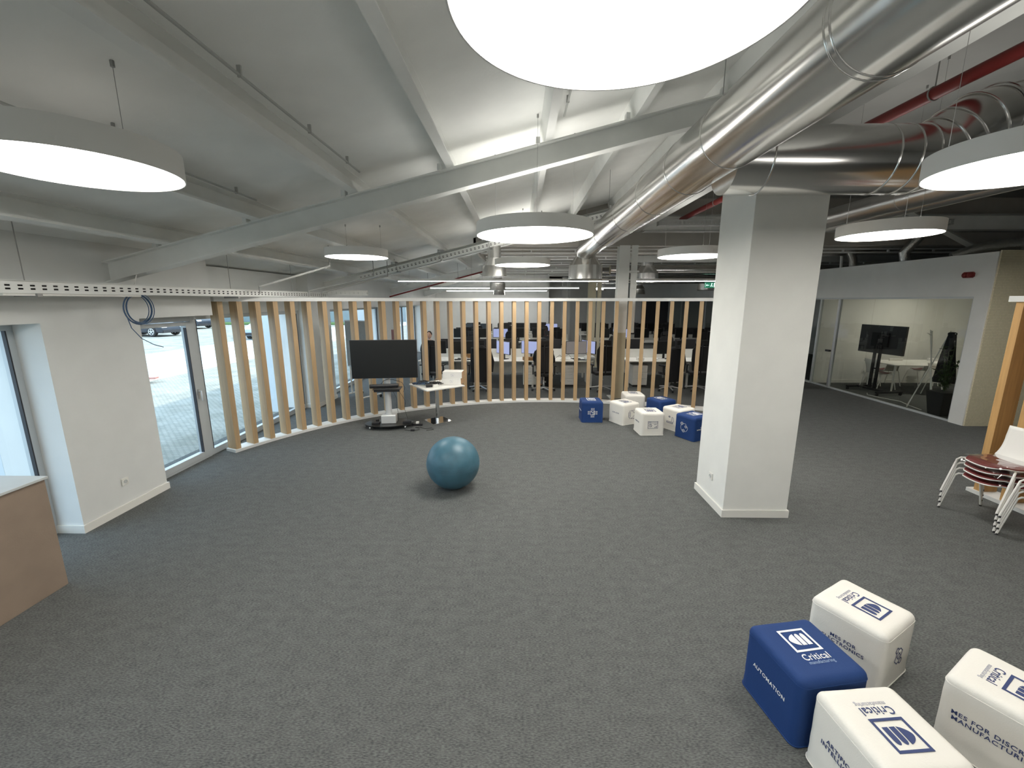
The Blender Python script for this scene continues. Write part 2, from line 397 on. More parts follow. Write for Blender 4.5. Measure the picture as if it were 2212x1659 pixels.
# glazed french door next to the near pier
df = MB(); a, b = 4.91, 6.06
df.box(XG - 0.04, XG + 0.05, a, a + 0.06, 0, 2.14); df.box(XG - 0.04, XG + 0.05, b - 0.06, b, 0, 2.14); df.box(XG - 0.04, XG + 0.05, a + 0.06, b - 0.06, 2.06, 2.14); df.box(XG - 0.04, XG + 0.05, a + 0.06, b - 0.06, 0, 0.03)
door1 = struct('door_1', df, M_frame, bevel=0.004)
lf = MB(); lf.box(XG - 0.02, XG + 0.06, a + 0.065, a + 0.15, 0.035, 2.05); lf.box(XG - 0.02, XG + 0.06, b - 0.155, b - 0.065, 0.035, 2.05)
lf.box(XG - 0.02, XG + 0.06, a + 0.15, b - 0.155, 2.0, 2.05); lf.box(XG - 0.02, XG + 0.06, a + 0.15, b - 0.155, 0.035, 0.12)
leaf = obj('door_leaf', lf, M_frame, door1, bevel=0.004)
obj('glass_pane', MB().box(XG + 0.01, XG + 0.02, a + 0.14, b - 0.14, 0.11, 2.02), M_glass, door1)
sl = MB()
for ya in (a + 0.155, b - 0.16): sl.box(XG + 0.022, XG + 0.062, ya - 0.005, ya + 0.005, 0.12, 1.97)
split('seal', sl, M_seal, door1)
obj('door_handle', MB().box(XG + 0.06, XG + 0.072, b - 0.125, b - 0.095, 0.93, 1.07).tube([(XG + 0.07, b - 0.11, 1.04), (XG + 0.115, b - 0.11, 1.04), (XG + 0.12, b - 0.12, 1.02), (XG + 0.12, b - 0.12, 0.90)], 0.010), M_greymetal, leaf, smooth=True)
# skylight strip glimpsed in the ceiling of the right bay
struct('trim_3', MB().box(6.6, 8.4, 5.6, 6.1, 4.55, 4.615), M_wall)

# ------------------------------------------------------------------ outdoors
struct('floor_outdoor', MB().box(-11.4, XO, -10, 60, -0.3, -0.1), M_cobble)
tag(obj('kerb', MB().box(-11.9, -11.4, -10, 60, -0.3, 0.02), M_kerb), 'pale stone kerb between the cobbled forecourt and the road outside', 'kerb')
struct('floor_road', MB().box(-17.5, -11.9, -10, 60, -0.3, -0.12), M_road)
struct('floor_parking', MB().box(-70, -17.5, -10, 60, -0.3, -0.11), M_cobble)
tag(obj('grass_strip', MB().box(-70, -17.6, 43.0, 46.4, -0.105, 0.02), M_grass), 'strip of green grass along the foot of the far outdoor wall', 'grass')['kind'] = 'stuff'
tag(obj('boundary_wall', MB().box(-70, -4.0, 46.5, 47, 0.02, 4.5), M_conc), 'long pale blue grey boundary wall beyond the parked cars', 'wall')
for i, (ya, lab) in enumerate([(3.87, 'in front of the nearest window'), (9.02, 'beyond the glazed door'), (14.15, 'seen through the slats, farthest along')]):
    o = obj('exterior_pier', MB().box(-5.55, -5.152, ya + 0.0, ya + 0.95, -0.1, 2.68), M_render)
    tag(o, 'pale rendered outside pier of the window wall ' + lab, 'pier')

def car(label, loc, rotz, body, L=4.3, H=1.5):
    t = thing('parked_car', label, 'car', loc, rotz)
    def sec(pts, hw, taper=0.0):
        m = MB(); m.prism(pts, -hw, hw, Matrix.Rotation(PI / 2, 4, 'X')); return m
    h = H / 1.5
    obj('body', sec([(-L / 2, .25), (-L / 2 + .05, .75 * h), (-L / 2 + .35, .98 * h), (-.35 * L / 2 - .2, 1.0 * h), (.2 * L, .98 * h), (L / 2 - .35, .82 * h), (L / 2 - .02, .65 * h), (L / 2, .25)], 0.88), body, t, bevel=0.08)
    obj('cabin', sec([(-L / 2 + .3, .95 * h), (-L / 2 + .65, 1.42 * h), (-.3, 1.5 * h), (.35, 1.46 * h), (L / 2 - 1.05, .95 * h)], 0.74), M_cglass, t, bevel=0.06)
    obj('roof', sec([(-L / 2 + .7, 1.44 * h), (-L / 2 + .75, 1.5 * h), (-.3, 1.55 * h), (.3, 1.50 * h), (.35, 1.46 * h)], 0.72), body, t, bevel=0.02)
    for sx in (-L / 2 + .8, L / 2 - .82):
        for sy in (-.82, .82):
            w = obj('wheel', MB().lathe([(.18, -.11), (.33, -.1), (.34, 0), (.33, .1), (.18, .11)], 24, T(sx, sy, .34, PI / 2)), M_tyre, t, smooth=True)
            r = MB()
            for k in range(5): r.box(-.025, .025, -.0, .22, -.12, .12, T(sx, sy, .34, PI / 2) @ T(rz=k * 2 * PI / 5))
            r.torus(.21, .02, T(sx, sy + (.11 if sy > 0 else -.11), .34, PI / 2), 20, 6)
            obj('rim', r, M_rim, w)
    split('headlight', MB().box(L / 2 - .12, L / 2 + .01, -.84, -.5, .62 * h, .74 * h).box(L / 2 - .12, L / 2 + .01, .5, .84, .62 * h, .74 * h), M_carlight, t)
    obj('bumper', MB().box(L / 2 - .1, L / 2 + .04, -.8, .8, .28, .45), M_black, t)
    return t
t = thing('plank', 'short red brown plank lying on the outdoor kerb beside the pier', 'plank', (-11.15, 12.25, 0.03), 0.3); obj('board', MB().box(-.16, .22, -.10, .10, 0, .05), M_plank, t, bevel=.004)
car('black parked car seen side-on through the top of the glazed door', (-26.3, 29.5, -0.1), math.radians(-8), M_car)
car('dark parked car with bright alloy wheels, nose towards the slatted screen', (-29.8, 37.5, -0.1), math.radians(-12), M_car, 4.5, 1.6)
car('silver blue parked car facing the building, glimpsed between the first slats', (-16.9, 28.5, -0.1), math.radians(-78), M_car2, 4.3, 1.55)

# ================================================================== STEEL ROOF MEMBERS
def ibeam_prof(w, d, tf=0.014, tw=0.01):
    return [(-w / 2, 0), (w / 2, 0), (w / 2, tf), (tw / 2, tf), (tw / 2, d - tf), (w / 2, d - tf), (w / 2, d), (-w / 2, d), (-w / 2, d - tf), (-tw / 2, d - tf), (-tw / 2, tf), (-w / 2, tf)]
def rafter(y, x0, x1, label, name='roof_rafter', w=0.14, d=0.22):
    m = MB(); pr = ibeam_prof(w, d); nn = len(pr)
    vs = [(x, y + a, zb(x) + b) for x in (x0, x1) for a, b in pr]
    m.add(vs, [tuple(range(nn)), tuple(range(2 * nn - 1, nn - 1, -1))] + [(i, (i + 1) % nn, nn + (i + 1) % nn, nn + i) for i in range(nn)])
    t = thing(name, label, 'beam'); obj('web_and_flanges', m, M_steel, t)
    for k in range(int((x1 - x0) / 1.0)):
        xx = x0 + 0.8 + k * 1.0
    cl = MB()
    for px_ in PURL:
        if x0 < px_ < x1: cl.box(px_ - 0.13, px_ - 0.09, y - 0.10, y - 0.02, zb(px_ - .1) + 0.21, zb(px_ - .1) + 0.27)
    if cl.v: split('purlin_cleat', cl, M_steel, t)
    return t
PURL = [-3.73, -2.74, -1.69, -0.695, 0.298, 1.18, 2.1]
rafter(-0.5, XW, 2.45, 'cream painted sloping steel rafter behind the viewpoint')
rafter(4.65, XW, 2.45, 'nearest sloping white steel rafter running from the window wall to the boxed column')
rafter(9.8, XW, 2.45, 'sloping steel rafter carrying a perforated tray above the curved slatted screen')
rafter(14.95, XW, -1.06, 'sloping steel rafter just beyond the thin red sprinkler pipe')
rafter(20.1, XW, -1.06, 'farthest sloping steel rafter near the white end wall')
plab = ['nearest the window wall', 'second from the window wall', 'over the hanging disc lamp at left', 'left of the biggest disc lamp', 'above the central disc lamp', 'just left of the big silver duct', 'hidden above the big silver duct']
for x, lab in zip(PURL, plab):
    d = 0.185; z = zb(x) + 0.22; m = MB()
    y1 = 23 if x < -1.1 else 10.2
    tl = lambda x: z + 0.243 * (x)  # follow the slope
    mt = T(x, 0, z, ry=-0.238)
    m.box(-0.04, 0.04, -4, y1, 0, 0.006, mt).box(-0.04, 0.04, -4, y1, d - 0.006, d, mt).box(-0.04, -0.033, -4, y1, 0.006, d - 0.006, mt).box(0.034, 0.04, -4, y1, 0.006, 0.022, mt)
    t = thing('roof_purlin', 'long pale roof purlin ' + lab, 'beam', group='roof purlins'); obj('channel', m, M_steel, t)
    if x not in PURL[1:3] + PURL[4:5]: continue
    cd = MB().tube([(x + 0.13, -3.5, z + 0.15), (x + 0.13, 4.4, z + 0.15)], 0.009, 8)
    for yy in (0.8, 1.8, 2.6, 3.4, 4.1): cd.box(x + 0.118, x + 0.142, yy, yy + 0.012, z + 0.14, z + 0.20)
    obj('conduit', cd, M_steel2, t, smooth=True)
# longitudinal box beam along the column line
t = thing('ridge_beam', 'pale box beam running front to back just right of the big silver duct', 'beam')
obj('box_section', MB().box(2.36, 2.72, -4, 10.2, 3.90, 4.22), M_steel, t); obj('lower_flange', MB().box(2.33, 2.75, -4, 10.2, 3.885, 3.90), M_steel2, t)
t = thing('cross_beam', 'grey cross beam beyond the boxed column spanning to the meeting room block', 'beam')
obj('web', MB().box(2.75, 13.0, 9.76, 9.84, 3.86, 4.15), M_steel, t); obj('flange', MB().box(2.75, 13.0, 9.70, 9.9, 3.83, 3.86).box(2.75, 13.0, 9.7, 9.9, 4.15, 4.18), M_steel2, t)
t = thing('cross_beam', 'second grey cross beam behind the first, low over the office', 'beam'); obj('web', MB().box(2.8, 13.0, 12.4, 12.48, 3.42, 3.60), M_steel2, t)
t = thing('diagonal_brace', 'perforated diagonal steel brace rising above the meeting room wall', 'brace')
obj('strut', MB().tube([(9.6, 9.0, 3.22), (7.2, 8.9, 4.3)], 0.06, 4), M_steel2, t)

# ---- columns
t = thing('boxed_column', 'square white boxed column standing in the middle of the room', 'column', (2.61, 4.65, 0))
obj('shaft', MB().box(-0.35, 0.35, -0.35, 0.35, 0, 3.88), M_warmwall, t, bevel=0.004)
obj('skirting', MB().box(-0.366, 0.366, -0.366, -0.35, 0, 0.085).box(-0.366, 0.366, 0.35, 0.366, 0, 0.085).box(-0.366, -0.35, -0.35, 0.35, 0, 0.085).box(0.35, 0.366, -0.35, 0.35, 0, 0.085), M_base, t)
def outlet(loc, rotz, label, name='wall_outlet'):
    t = thing(name, label, 'outlet', loc, rotz)
    obj('plate', MB().box(-0.04, 0.04, -0.012, 0, -0.04, 0.04), M_base, t, bevel=0.003)
    obj('socket', MB().lathe([(0.021, 0), (0.021, 0.005), (0.017, 0.005), (0.016, 0.001)], 20, T(0, -0.012, 0, PI / 2)), M_greytop, t)
outlet((2.258, 4.63, 0.34), -PI / 2, 'small white socket low on the left face of the boxed column')
outlet((-4.458, 4.37, 0.34), PI / 2, 'white socket low on the pier between the windows')
def steel_col(x, y, z1, m, label, lower=None):
    t = thing('steel_column', label, 'column', (x, y, 0))
    z0 = 0
    prof = ibeam_prof(0.24, 0.26, 0.016, 0.012)
    if lower: obj('lower_shaft', MB().prism([(a, b - .13) for a, b in prof], 0, 1.6), lower, t); z0 = 1.6
    obj('shaft', MB().prism([(a, b - .13) for a, b in prof], z0, z1), m, t)
    obj('side_channel', MB().box(0.16, 0.30, -0.14, -0.12, z0, z1).box(0.28, 0.30, -0.12, 0.10, z0, z1), m, t)
    obj('base_plate', MB().box(-.2, .33, -.2, .2, 0, 0.02), M_steel2, t)
    obj('crossbar', MB().box(0.10, 0.34, -0.17, -0.145, 2.98, 3.02), m, t)
    return t
steel_col(2.42, 10.12, 3.58, M_steel, 'bare grey steel column right behind the curved slatted screen', M_steely)
steel_col(2.55, 14.95, 3.58, M_steely, 'cream yellow steel column standing among the desks')
steel_col(2.45, 23.0, 3.58, M_steel2, 'slim grey steel column near the far end wall')
t = thing('downpipe', 'white rainwater pipe against the rear glass wall', 'pipe', (9.0, 23.6, 0)); obj('pipe', MB().tube([(0, 0, 0), (0, 0, 3.4)], 0.06, 12), M_white, t, smooth=True)

# ---- perforated cable trays
def tray_mb(L, h=0.10, w=0.16, pitch=0.09):
    """channel along +Y, slotted sides"""
    m = MB()
    for x in (0, w):
        for a, b in ((0, .028), (.042, .056), (.070, h)): m.box(x - .0015, x + .0015, 0, L, a, b)
        k = 0
        while k * pitch < L:
            y0 = k * pitch; m.box(x - .0012, x + .0012, y0, min(L, y0 + pitch - .038), .028, .042); m.box(x - .0012, x + .0012, y0, min(L, y0 + pitch - .038), .056, .070); k += 1
    m.box(0, w, 0, L, -0.002, 0.0); m.box(w - .002, w + .02, 0, L, h, h + .004)
    return m
t = thing('cable_tray', 'white perforated cable tray hung along the top of the window wall', 'cable tray', (-4.28, 0.0, 2.41))
obj('slotted_channel', tray_mb(9.2), M_steel, t)
obj('slot_shade', MB().tube([(.045, .02, .04), (.045, 9.15, .04)], .035, 8).tube([(.11, .02, .04), (.11, 9.15, .04)], .035, 8), M_cable, t)  # black tubes put inside so the slots look shaded
obj('splice_plate', MB().box(-0.005, 0.17, 3.35, 4.6, -0.022, -0.004), M_base, t)
hg = MB()
for yy in (1.2, 3.6, 6.2, 7.9): hg.tube([(0.08, yy, 0.0), (0.08, yy, zp(-4.2) - 2.41)], 0.004, 6); hg.box(-.02, .19, yy - .02, yy + .02, -.03, -.004)
split('hanger', hg, M_wire, t)
ang = math.atan(0.243)
t = thing('cable_tray', 'perforated tray climbing along the sloping rafter above the screen', 'cable tray', (-3.55, 9.52, zb(-3.55) + 0.02))
t.rotation_euler = (0, -ang, 0)
obj('slotted_channel', MB().add(*(lambda q: (q.v, q.f))(tray_mb(6.0)), T(0, 0.16, 0, rz=-PI / 2)), M_steel, t)
obj('slot_shade', MB().tube([(.02, .045, .04), (5.95, .045, .04)], .034, 8).tube([(.02, .11, .04), (5.95, .11, .04)], .034, 8), M_cable, t)  # dark fill standing in for the shade behind the slots
hg = MB()
for xx in (0.9, 1.9, 3.0, 4.1, 5.2): hg.tube([(xx, -0.01, -0.03), (xx, -0.01, 0.26)], 0.006, 6); hg.box(xx - .02, xx + .02, -.03, .2, -.03, -.01)
split('hanger', hg, M_wire, t)
t = thing('cable_tray', 'short perforated tray piece linking the wall tray to the rafter tray', 'cable tray', (-4.1, 9.15, 2.46), math.radians(-62)); obj('slotted_channel', tray_mb(0.8), M_steel, t)
t = thing('cable_tray', 'perforated tray crossing beyond the boxed column under the cross beam', 'cable tray', (2.9, 9.35, 3.88), -PI / 2); obj('slotted_channel', tray_mb(6.0), M_steel2, t)
t = thing('cable_coil', 'coil of blue cable hanging from the perforated tray', 'cable', (-4.14, 4.57, 2.39))
m = MB()
for k, (R, dy) in enumerate([(0.155, 0), (0.165, .012), (0.150, .02), (0.172, -.004), (0.160, .008), (.168, .018)]):
    m.tube([((k - 3) * 0.007, dy + R * math.cos(a), -0.13 + (R * 0.98) * math.sin(a)) for a in [2 * PI * i / 30 for i in range(31)]], 0.0045, 6)
obj('loops', m, M_cablue, t, smooth=True)
obj('loose_end', MB().tube([(0, -0.16, -0.17), (0.01, -0.13, -.33), (0.01, -0.03, -.45), (0.02, 0.10, -.53), (0.02, 0.22, -.57)], 0.0045, 6), M_cablue, t, smooth=True)
obj('cable_tie', MB().tube([(0, -0.04, .01), (0.0, 0.0, .12), (0.01, 0.05, .26)], 0.005, 6), M_base, t)
for i, (pa, pb, lab) in enumerate([((-3.9, 6.4, 2.55), (-3.2, 7.3, 2.92), 'nearer the glazed door'), ((-3.95, 8.0, 2.52), (-3.0, 8.9, 2.85), 'above the fifth slat'), ((-3.9, 8.4, 2.50), (-2.8, 9.2, 2.86), 'nearest the rafter tray')]):
    t = thing('bracket_rod', 'thin grey bracket rod under the roof ' + lab, 'bracket', group='bracket rods at the eaves')
    obj('rod', MB().tube([pa, pb], 0.016, 6), M_steel2, t); split('drop', MB().tube([pa, (pa[0], pa[1], pa[2] - .1)], 0.008, 6).tube([pb, (pb[0], pb[1], zp(pb[0]))], 0.008, 6), M_wire, t)
# red sprinkler pipes
def pipe(label, pts, r, m, name='sprinkler_pipe', cat='pipe', clips=()):
    t = thing(name, label, cat); obj('pipe', MB().tube(pts, r, 12), m, t, smooth=True)
    c = MB()
    for p in clips: c.tube([p, (p[0], p[1], (4.62 if p[0] > 2.78 and p[1] < 10.2 else (zp(p[0]) if p[0] < -1.06 else 3.69)))], 0.005, 6).torus(r + .004, .006, T(p[0], p[1], p[2], PI / 2), 16, 6)
    if c.v: split('clip', c, M_wire, t)
    return t
pipe('thin red pipe climbing the sloping roof over the far desks', [(-4.3, 14.2, 2.47), (-1.1, 14.2, zb(-1.1) - .06), (-0.9, 14.2, 3.33)], 0.022, M_red, clips=[(-3, 14.2, zb(-3) - .06), (-2, 14.2, zb(-2) - .06)])
pipe('thick red pipe high above the silver duct on the right', [(3.5, 1.0, 4.06), (3.5, 9.6, 4.06)], 0.05, M_red, clips=[(3.5, 2.2, 4.06), (3.5, 4.0, 4.06), (3.5, 8, 4.06)])
pipe('grey rising pipe at the right edge of the ceiling', [(4.40, 2.45, 3.2), (4.40, 2.45, 4.62)], 0.04, M_steel2, 'service_pipe')

# ---- ventilation ducts
def ring(mb, c, R, axis='Y', r=0.007):
    mb.torus(R, r, T(*c, rx=PI / 2 if axis == 'Y' else 0, ry=PI / 2 if axis == 'X' else 0), 48, 8)
def cone_diffuser(parent, loc, s=1.0, m=None):
    x, y, z = loc; m = m or M_diff
    obj('diffuser_drum', MB().lathe([(0.36 * s, 0), (0.37 * s, 0.0), (0.352 * s, 0.02), (0.345 * s, 0.30 * s), (0.34 * s, 0.30 * s)], 40, T(x, y, z)), m, parent, smooth=True)
    obj('diffuser_cone', MB().lathe([(0.345 * s, 0.30 * s), (0.20 * s, 0.50 * s), (0.19 * s, 0.52 * s)], 40, T(x, y, z)), m, parent, smooth=True)
    obj('neck', MB().tube([(x, y, z + 0.5 * s), (x, y, z + 0.80 * s)], 0.19 * s, 32), m, parent, smooth=True)
t = thing('ventilation_duct', 'biggest polished silver duct running diagonally across the upper right', 'duct')
DX, DZ, DR = 1.65, 3.617, 0.258
obj('duct_body', MB().tube([(DX, -3.5, DZ), (DX, 10.3, DZ), (DX, 10.62, DZ - 0.05), (DX, 10.8, DZ - .2), (DX, 10.85, DZ - 0.42)], DR, 64, rs=[DR, DR, DR * .95, DR * .85, DR * .75]), M_duct, t, smooth=60)
rb = MB()
for yy in (1.0, 2.19, 2.23, 3.56, 4.38, 5.38, 6.6, 8.3): ring(rb, (DX, yy, DZ), DR, 'Y', 0.005)
split('joint_ring', rb, M_duct, t, smooth=True)
cone_diffuser(t, (1.66, 10.85, 2.85), 1.18)
hw = MB()
for yy in (3.35, 7.2): hw.tube([(DX - .2, yy, DZ + .17), (DX - .2, yy, zp(DX - .2))], 0.003, 6)
split('hanger', hw, M_wire, t)
t = thing('ventilation_duct', 'silver branch duct passing in front of the boxed column top and rising to the right', 'duct')
LR = 0.262; LZ = 3.49; LY = 3.82
pts = [(1.72, LY, LZ), (3.25, LY, LZ)]
for q in [(3.36, 3.815, 3.515), (3.46, 3.80, 3.57), (3.55, 3.785, 3.64), (3.66, 3.77, 3.715), (3.78, 3.77, 3.76), (3.92, 3.78, 3.775), (4.1, 3.80, 3.775), (6.4, 4.0, 3.775)]: pts.append(q)
obj('duct_body', MB().tube(pts, LR, 56, rs=[LR] * 2 + [LR * .98] * 4 + [LR * .95] * (len(pts) - 6)), M_duct, t, smooth=60)
rb = MB()
for q in (1.99, 2.95, 3.12, 3.25): ring(rb, (q, LY, LZ), LR, 'X')
for i in (3, 4, 5, 6, 7):
    a = Vector(pts[i]); d = (Vector(pts[i + 1]) - Vector(pts[i - 1])).normalized() if i + 1 < len(pts) else Vector((1, 0, 0))
    rb.torus(LR * (0.995 if i < 8 else .94), .007, Matrix.Translation(a) @ d.to_track_quat('Z', 'Y').to_matrix().to_4x4(), 48, 8)
split('joint_ring', rb, M_duct, t, smooth=True)
t = thing('ventilation_duct', 'slim dull silver duct going away behind the right-hand disc lamp', 'duct')
obj('duct_body', MB().tube([(5.2, 2.2, 3.70), (5.2, 9.0, 3.70), (5.2, 9.5, 3.66)], 0.15, 32), M_duct2, t, smooth=60)
rb = MB()
for yy in (3.2, 4.6, 6.1, 7.6): ring(rb, (5.2, yy, 3.70), 0.15)
split('joint_ring', rb, M_duct2, t, smooth=True)
obj('side_run', MB().tube([(5.55, 3.0, 3.66), (5.55, 9.0, 3.66)], 0.10, 24), M_duct2, t, smooth=60)
t = thing('foil_duct', 'crinkled foil flexible duct lying over the textured wall', 'duct')
obj('hose', MB().tube([(8.7, 8.9, 3.2), (9.0, 8.75, 3.32), (9.5, 8.7, 3.40), (10.5, 8.7, 3.42), (13, 8.7, 3.44)], 0.12, 20, rs=[.09, .12, .14, .13, .13]), M_foil, t, smooth=True)
t = thing('foil_duct', 'short upright crinkled foil duct above the meeting room wall', 'duct'); obj('hose', MB().tube([(8.8, 10.0, 3.1), (8.7, 10.0, 3.4), (8.9, 9.9, 3.75)], 0.10, 16), M_foil, t, smooth=True)
t = thing('foil_duct', 'second upright foil duct, nearer the boxed column', 'duct'); obj('hose', MB().tube([(8.7, 11.4, 3.1), (8.65, 11.4, 3.4), (8.4, 11.3, 3.7)], 0.09, 16), M_foil, t, smooth=True)
pipe('white hooked pipe poking up over the meeting room wall', [(8.75, 11.9, 3.1), (8.72, 11.9, 3.5), (8.66, 11.9, 3.62), (8.5, 11.9, 3.65), (8.35, 11.9, 3.6)], 0.035, M_white, 'service_pipe')
pipe('thin grey conduit above the meeting room wall', [(7.6, 12.0, 3.52), (9.4, 11.6, 3.60), (12.5, 11.2, 3.66)], 0.045, M_duct2, 'service_pipe', clips=[(9.4, 11.6, 3.60)])
pipe('bent silver pipe just right of the boxed column top', [(6.2, 9.4, 3.72), (5.9, 9.4, 3.55), (5.55, 9.4, 3.35), (5.4, 9.4, 3.1)], 0.13, M_duct2, 'service_pipe', 'duct')
# row of hanging diffusers over the desks (left row and right row)
def diff(loc, s, label, up):
    t = thing('ceiling_diffuser', label, 'diffuser', group=None); cone_diffuser(t, loc, s)
    obj('branch_pipe', MB().tube([(loc[0], loc[1], loc[2] + .78 * s), (loc[0] + .05, loc[1], up)], 0.17 * s, 24), M_diff, t, smooth=True)
diff((-0.545, 9.72, 2.87), 0.78, 'polished diffuser hanging left of the second ceiling disc lamp', 3.72)
diff((-0.64, 13.0, 2.66), 0.68, 'smaller polished diffuser hanging behind the left one', 3.6)
diff((-0.72, 15.8, 2.55), 0.60, 'smallest polished diffuser of the left row', 3.6)
diff((3.80, 12.9, 2.84), 0.98, 'polished diffuser hanging between the steel column and the boxed column', 3.6)
diff((3.30, 18.0, 2.75), 0.95, 'distant polished diffuser seen between the two steel columns', 3.6)
diff((5.3, 19.0, 2.62), 0.75, 'small far diffuser beyond the central right one', 3.6)
diff((7.86, 18.1, 2.76), 1.0, 'polished diffuser beside the green exit sign', 3.6)
for i, (z, yy, lab) in enumerate([(3.35, 15.5, 'upper'), (3.15, 17.0, 'lower'), (3.3, 13.8, 'nearest')]):
    t = thing('ventilation_duct', lab + ' silver duct crossing left to right over the far desks', 'duct', group=None)
    obj('duct_body', MB().tube([(2.9, yy, z), (12.9, yy, z)], 0.15, 28), M_duct, t, smooth=60)
    rb = MB()
    for q in (5.2, 6.6, 8): ring(rb, (q, yy, z), .15, 'X')
    split('joint_ring', rb, M_duct, t)
# white joists running across the rear flat ceiling
for i, yy in enumerate((10.9, 12.6, 14.4, 16.4, 18.4, 20.6)):
    t = thing('ceiling_joist', 'thin pale joist under the ribbed rear ceiling, %s from the screen' % ORD[i], 'beam', group='joists under the rear ceiling')
    m = MB().box(-0.95, 12.9, yy, yy + .05, 3.50, 3.53).box(-0.95, 12.9, yy, yy + .05, 3.58, 3.61)
    for q in range(12): m.box(-0.8 + q * 1.1, -0.77 + q * 1.1, yy, yy + .05, 3.53, 3.58)
    obj('joist', m, M_steel, t)

# ---- disc lamps
def disc_lamp(x, y, z, D, label, lit=True, h=0.12, wires=None):
    t = thing('disc_lamp', label, 'ceiling lamp', (x, y, z), group=None)
    R = D / 2
    obj('housing', MB().lathe([(R - 0.006, 0.0), (R, 0.0), (R, h), (R - 0.05, h), (R - .05, h - .01), (R - 0.008, h - 0.012), (R - 0.008, 0.004)], 96, closed=False), M_lampside if lit else M_lampside2, t, smooth=40)
    obj('diffuser', MB().lathe([(0.001, 0.006), (R - 0.008, 0.006), (R - .008, .010), (0.001, .010)], 96, closed=False), M_emit if lit else M_lampside2, t)
    obj('top_plate', MB().lathe([(0.001, h - 0.01), (R - .05, h - 0.01), (R - .05, h - .004), (0.001, h - .004)], 64, closed=False), (M_up if x > -1.5 or y < 0 else M_uplow) if lit else M_lampside2, t)  # on lit lamps the plate carries the added ceiling glow
    w = MB()
    for a in (wires or (math.radians(-90), math.radians(30), math.radians(150))):
        xx, yy = 0.8 * R * math.cos(a), 0.8 * R * math.sin(a)
        top = (zp(x + xx) if x + xx < 2.7 else 4.62) - z
        if y + yy > 10.3: top = 3.6 - z
        if 2.32 < x + xx < 2.76: top = 3.886 - z
        w.tube([(xx, yy, h - .01), (xx, yy, top)], 0.0015, 5); w.tube([(xx, yy, top - .03), (xx, yy, top)], 0.010, 8); w.tube([(xx, yy, h - .01), (xx, yy, h + .02)], 0.006, 8)
    split('suspension_wire', w, M_wire, t)
    return t
disc_lamp(0.257, 1.165, 3.05, 0.87, 'biggest looking white disc lamp, overhead at the top of the view')
disc_lamp(-2.41, 2.45, 3.05, 0.93, 'lit disc lamp cut by the left edge above the windows', h=.14, wires=(math.radians(-15), math.radians(105), math.radians(225)))
disc_lamp(0.177, 4.90, 3.05, 1.29, 'central lit disc lamp hanging above the blue ball', h=.13)
disc_lamp(0.076, 8.86, 3.05, 1.13, 'small looking lit disc lamp just behind the central one')
disc_lamp(-2.50, 6.70, 3.00, 0.93, 'lit disc lamp over the television at the left')
disc_lamp(2.83, 7.19, 3.05, 1.06, 'lit disc lamp half hidden behind the boxed column')
disc_lamp(4.07, 4.93, 3.05, 0.93, 'lit disc lamp just right of the boxed column')
disc_lamp(2.81, 2.49, 3.05, 0.95, 'large lit disc lamp at the right edge in front of the branch duct')
disc_lamp(3.52, 1.75, 3.19, 0.70, 'unlit cream disc lamp in the upper right corner', lit=False, h=.05, wires=(0.3, 2.5))
disc_lamp(-2.4, -1.6, 3.05, 0.93, 'lit disc lamp behind the viewpoint on the left')
disc_lamp(2.9, -1.6, 3.05, 0.93, 'lit disc lamp behind the viewpoint on the right')
disc_lamp(7.6, 5.6, 3.05, 0.93, 'lit disc lamp beyond the stacked chairs, near the textured wall')
disc_lamp(0.3, -2.3, 3.05, 0.93, 'lit disc lamp behind the viewpoint in the middle')  # extra lamp out of view, put in to lighten the near rafter
# ---- line pendants over the desks
for i, (yy, z, x0, x1) in enumerate([(11.6, 2.85, -3.25, 2.4), (17.5, 2.835, -3.6, 2.45), (21.4, 2.81, -3.6, 1.4), (11.6, 2.85, 3.0, 6.2), (17.5, 2.835, 2.95, 4.3)]):
    t = thing('line_lamp', ['nearest long thin linear lamp over the desks', 'second long thin linear lamp over the desks', 'farthest thin linear lamp near the end wall', 'thin linear lamp right of the steel column', 'short far linear lamp right of the steel column'][i], 'ceiling lamp')
    obj('profile', MB().box(x0, x1, yy - .03, yy + .03, z + .012, z + .07), M_steel, t); obj('diffuser', MB().box(x0, x1, yy - .028, yy + .028, z, z + .012), M_tube, t)
    w = MB(); nw = 4
    for k in range(nw):
        q = x0 + .3 + (x1 - x0 - .6) * k / (nw - 1); w.tube([(q, yy, z + .07), (q, yy, (zp(q) if q < -1.06 or yy < 10.2 else 3.69))], 0.002, 5)
    split('suspension_wire', w, M_wire, t)
t = thing('exit_sign', 'small green running man exit sign with arrow beside the boxed column', 'sign', (6.2, 14.0, 2.77))
obj('board', MB().box(-0.19, 0.19, -.012, .012, -0.02, 0.15), M_exit, t)
e = MB(); e.box(-.17, -.165, -.014, -.012, 0, .13)
e.box(-.14, -.05, -.015, -.012, .055, .07).add([(-.15, -.015, .062), (-.11, -.015, .095), (-.11, -.015, .03)], [(0, 1, 2)])
e.box(.02, .05, -.015, -.012, .10, .13).box(.015, .04, -.015, -.012, .05, .10).box(-.01, .02, -.015, -.012, .02, .05).box(.04, .07, -.015, -.012, .02, .045).box(.10, .15, -.015, -.012, .01, .135)
obj('symbol', e, M_exitw, t)
split('suspension_wire', MB().tube([(-.15, 0, .15), (-.15, 0, .83)], .003, 5).tube([(.15, 0, .15), (.15, 0, .83)], .003, 5), M_wire, t)
t = thing('fire_sounder', 'dark red fire alarm sounder high on the meeting room wall', 'alarm', (8.478, 8.26, 2.82), -PI / 2)
obj('base', MB().prism([(-.10, -.03), (-.07, -.055), (.07, -.055), (.10, -.03), (.10, .03), (.07, .055), (-.07, .055), (-.10, .03)], 0, .04, T(rx=PI / 2)), M_red, t)
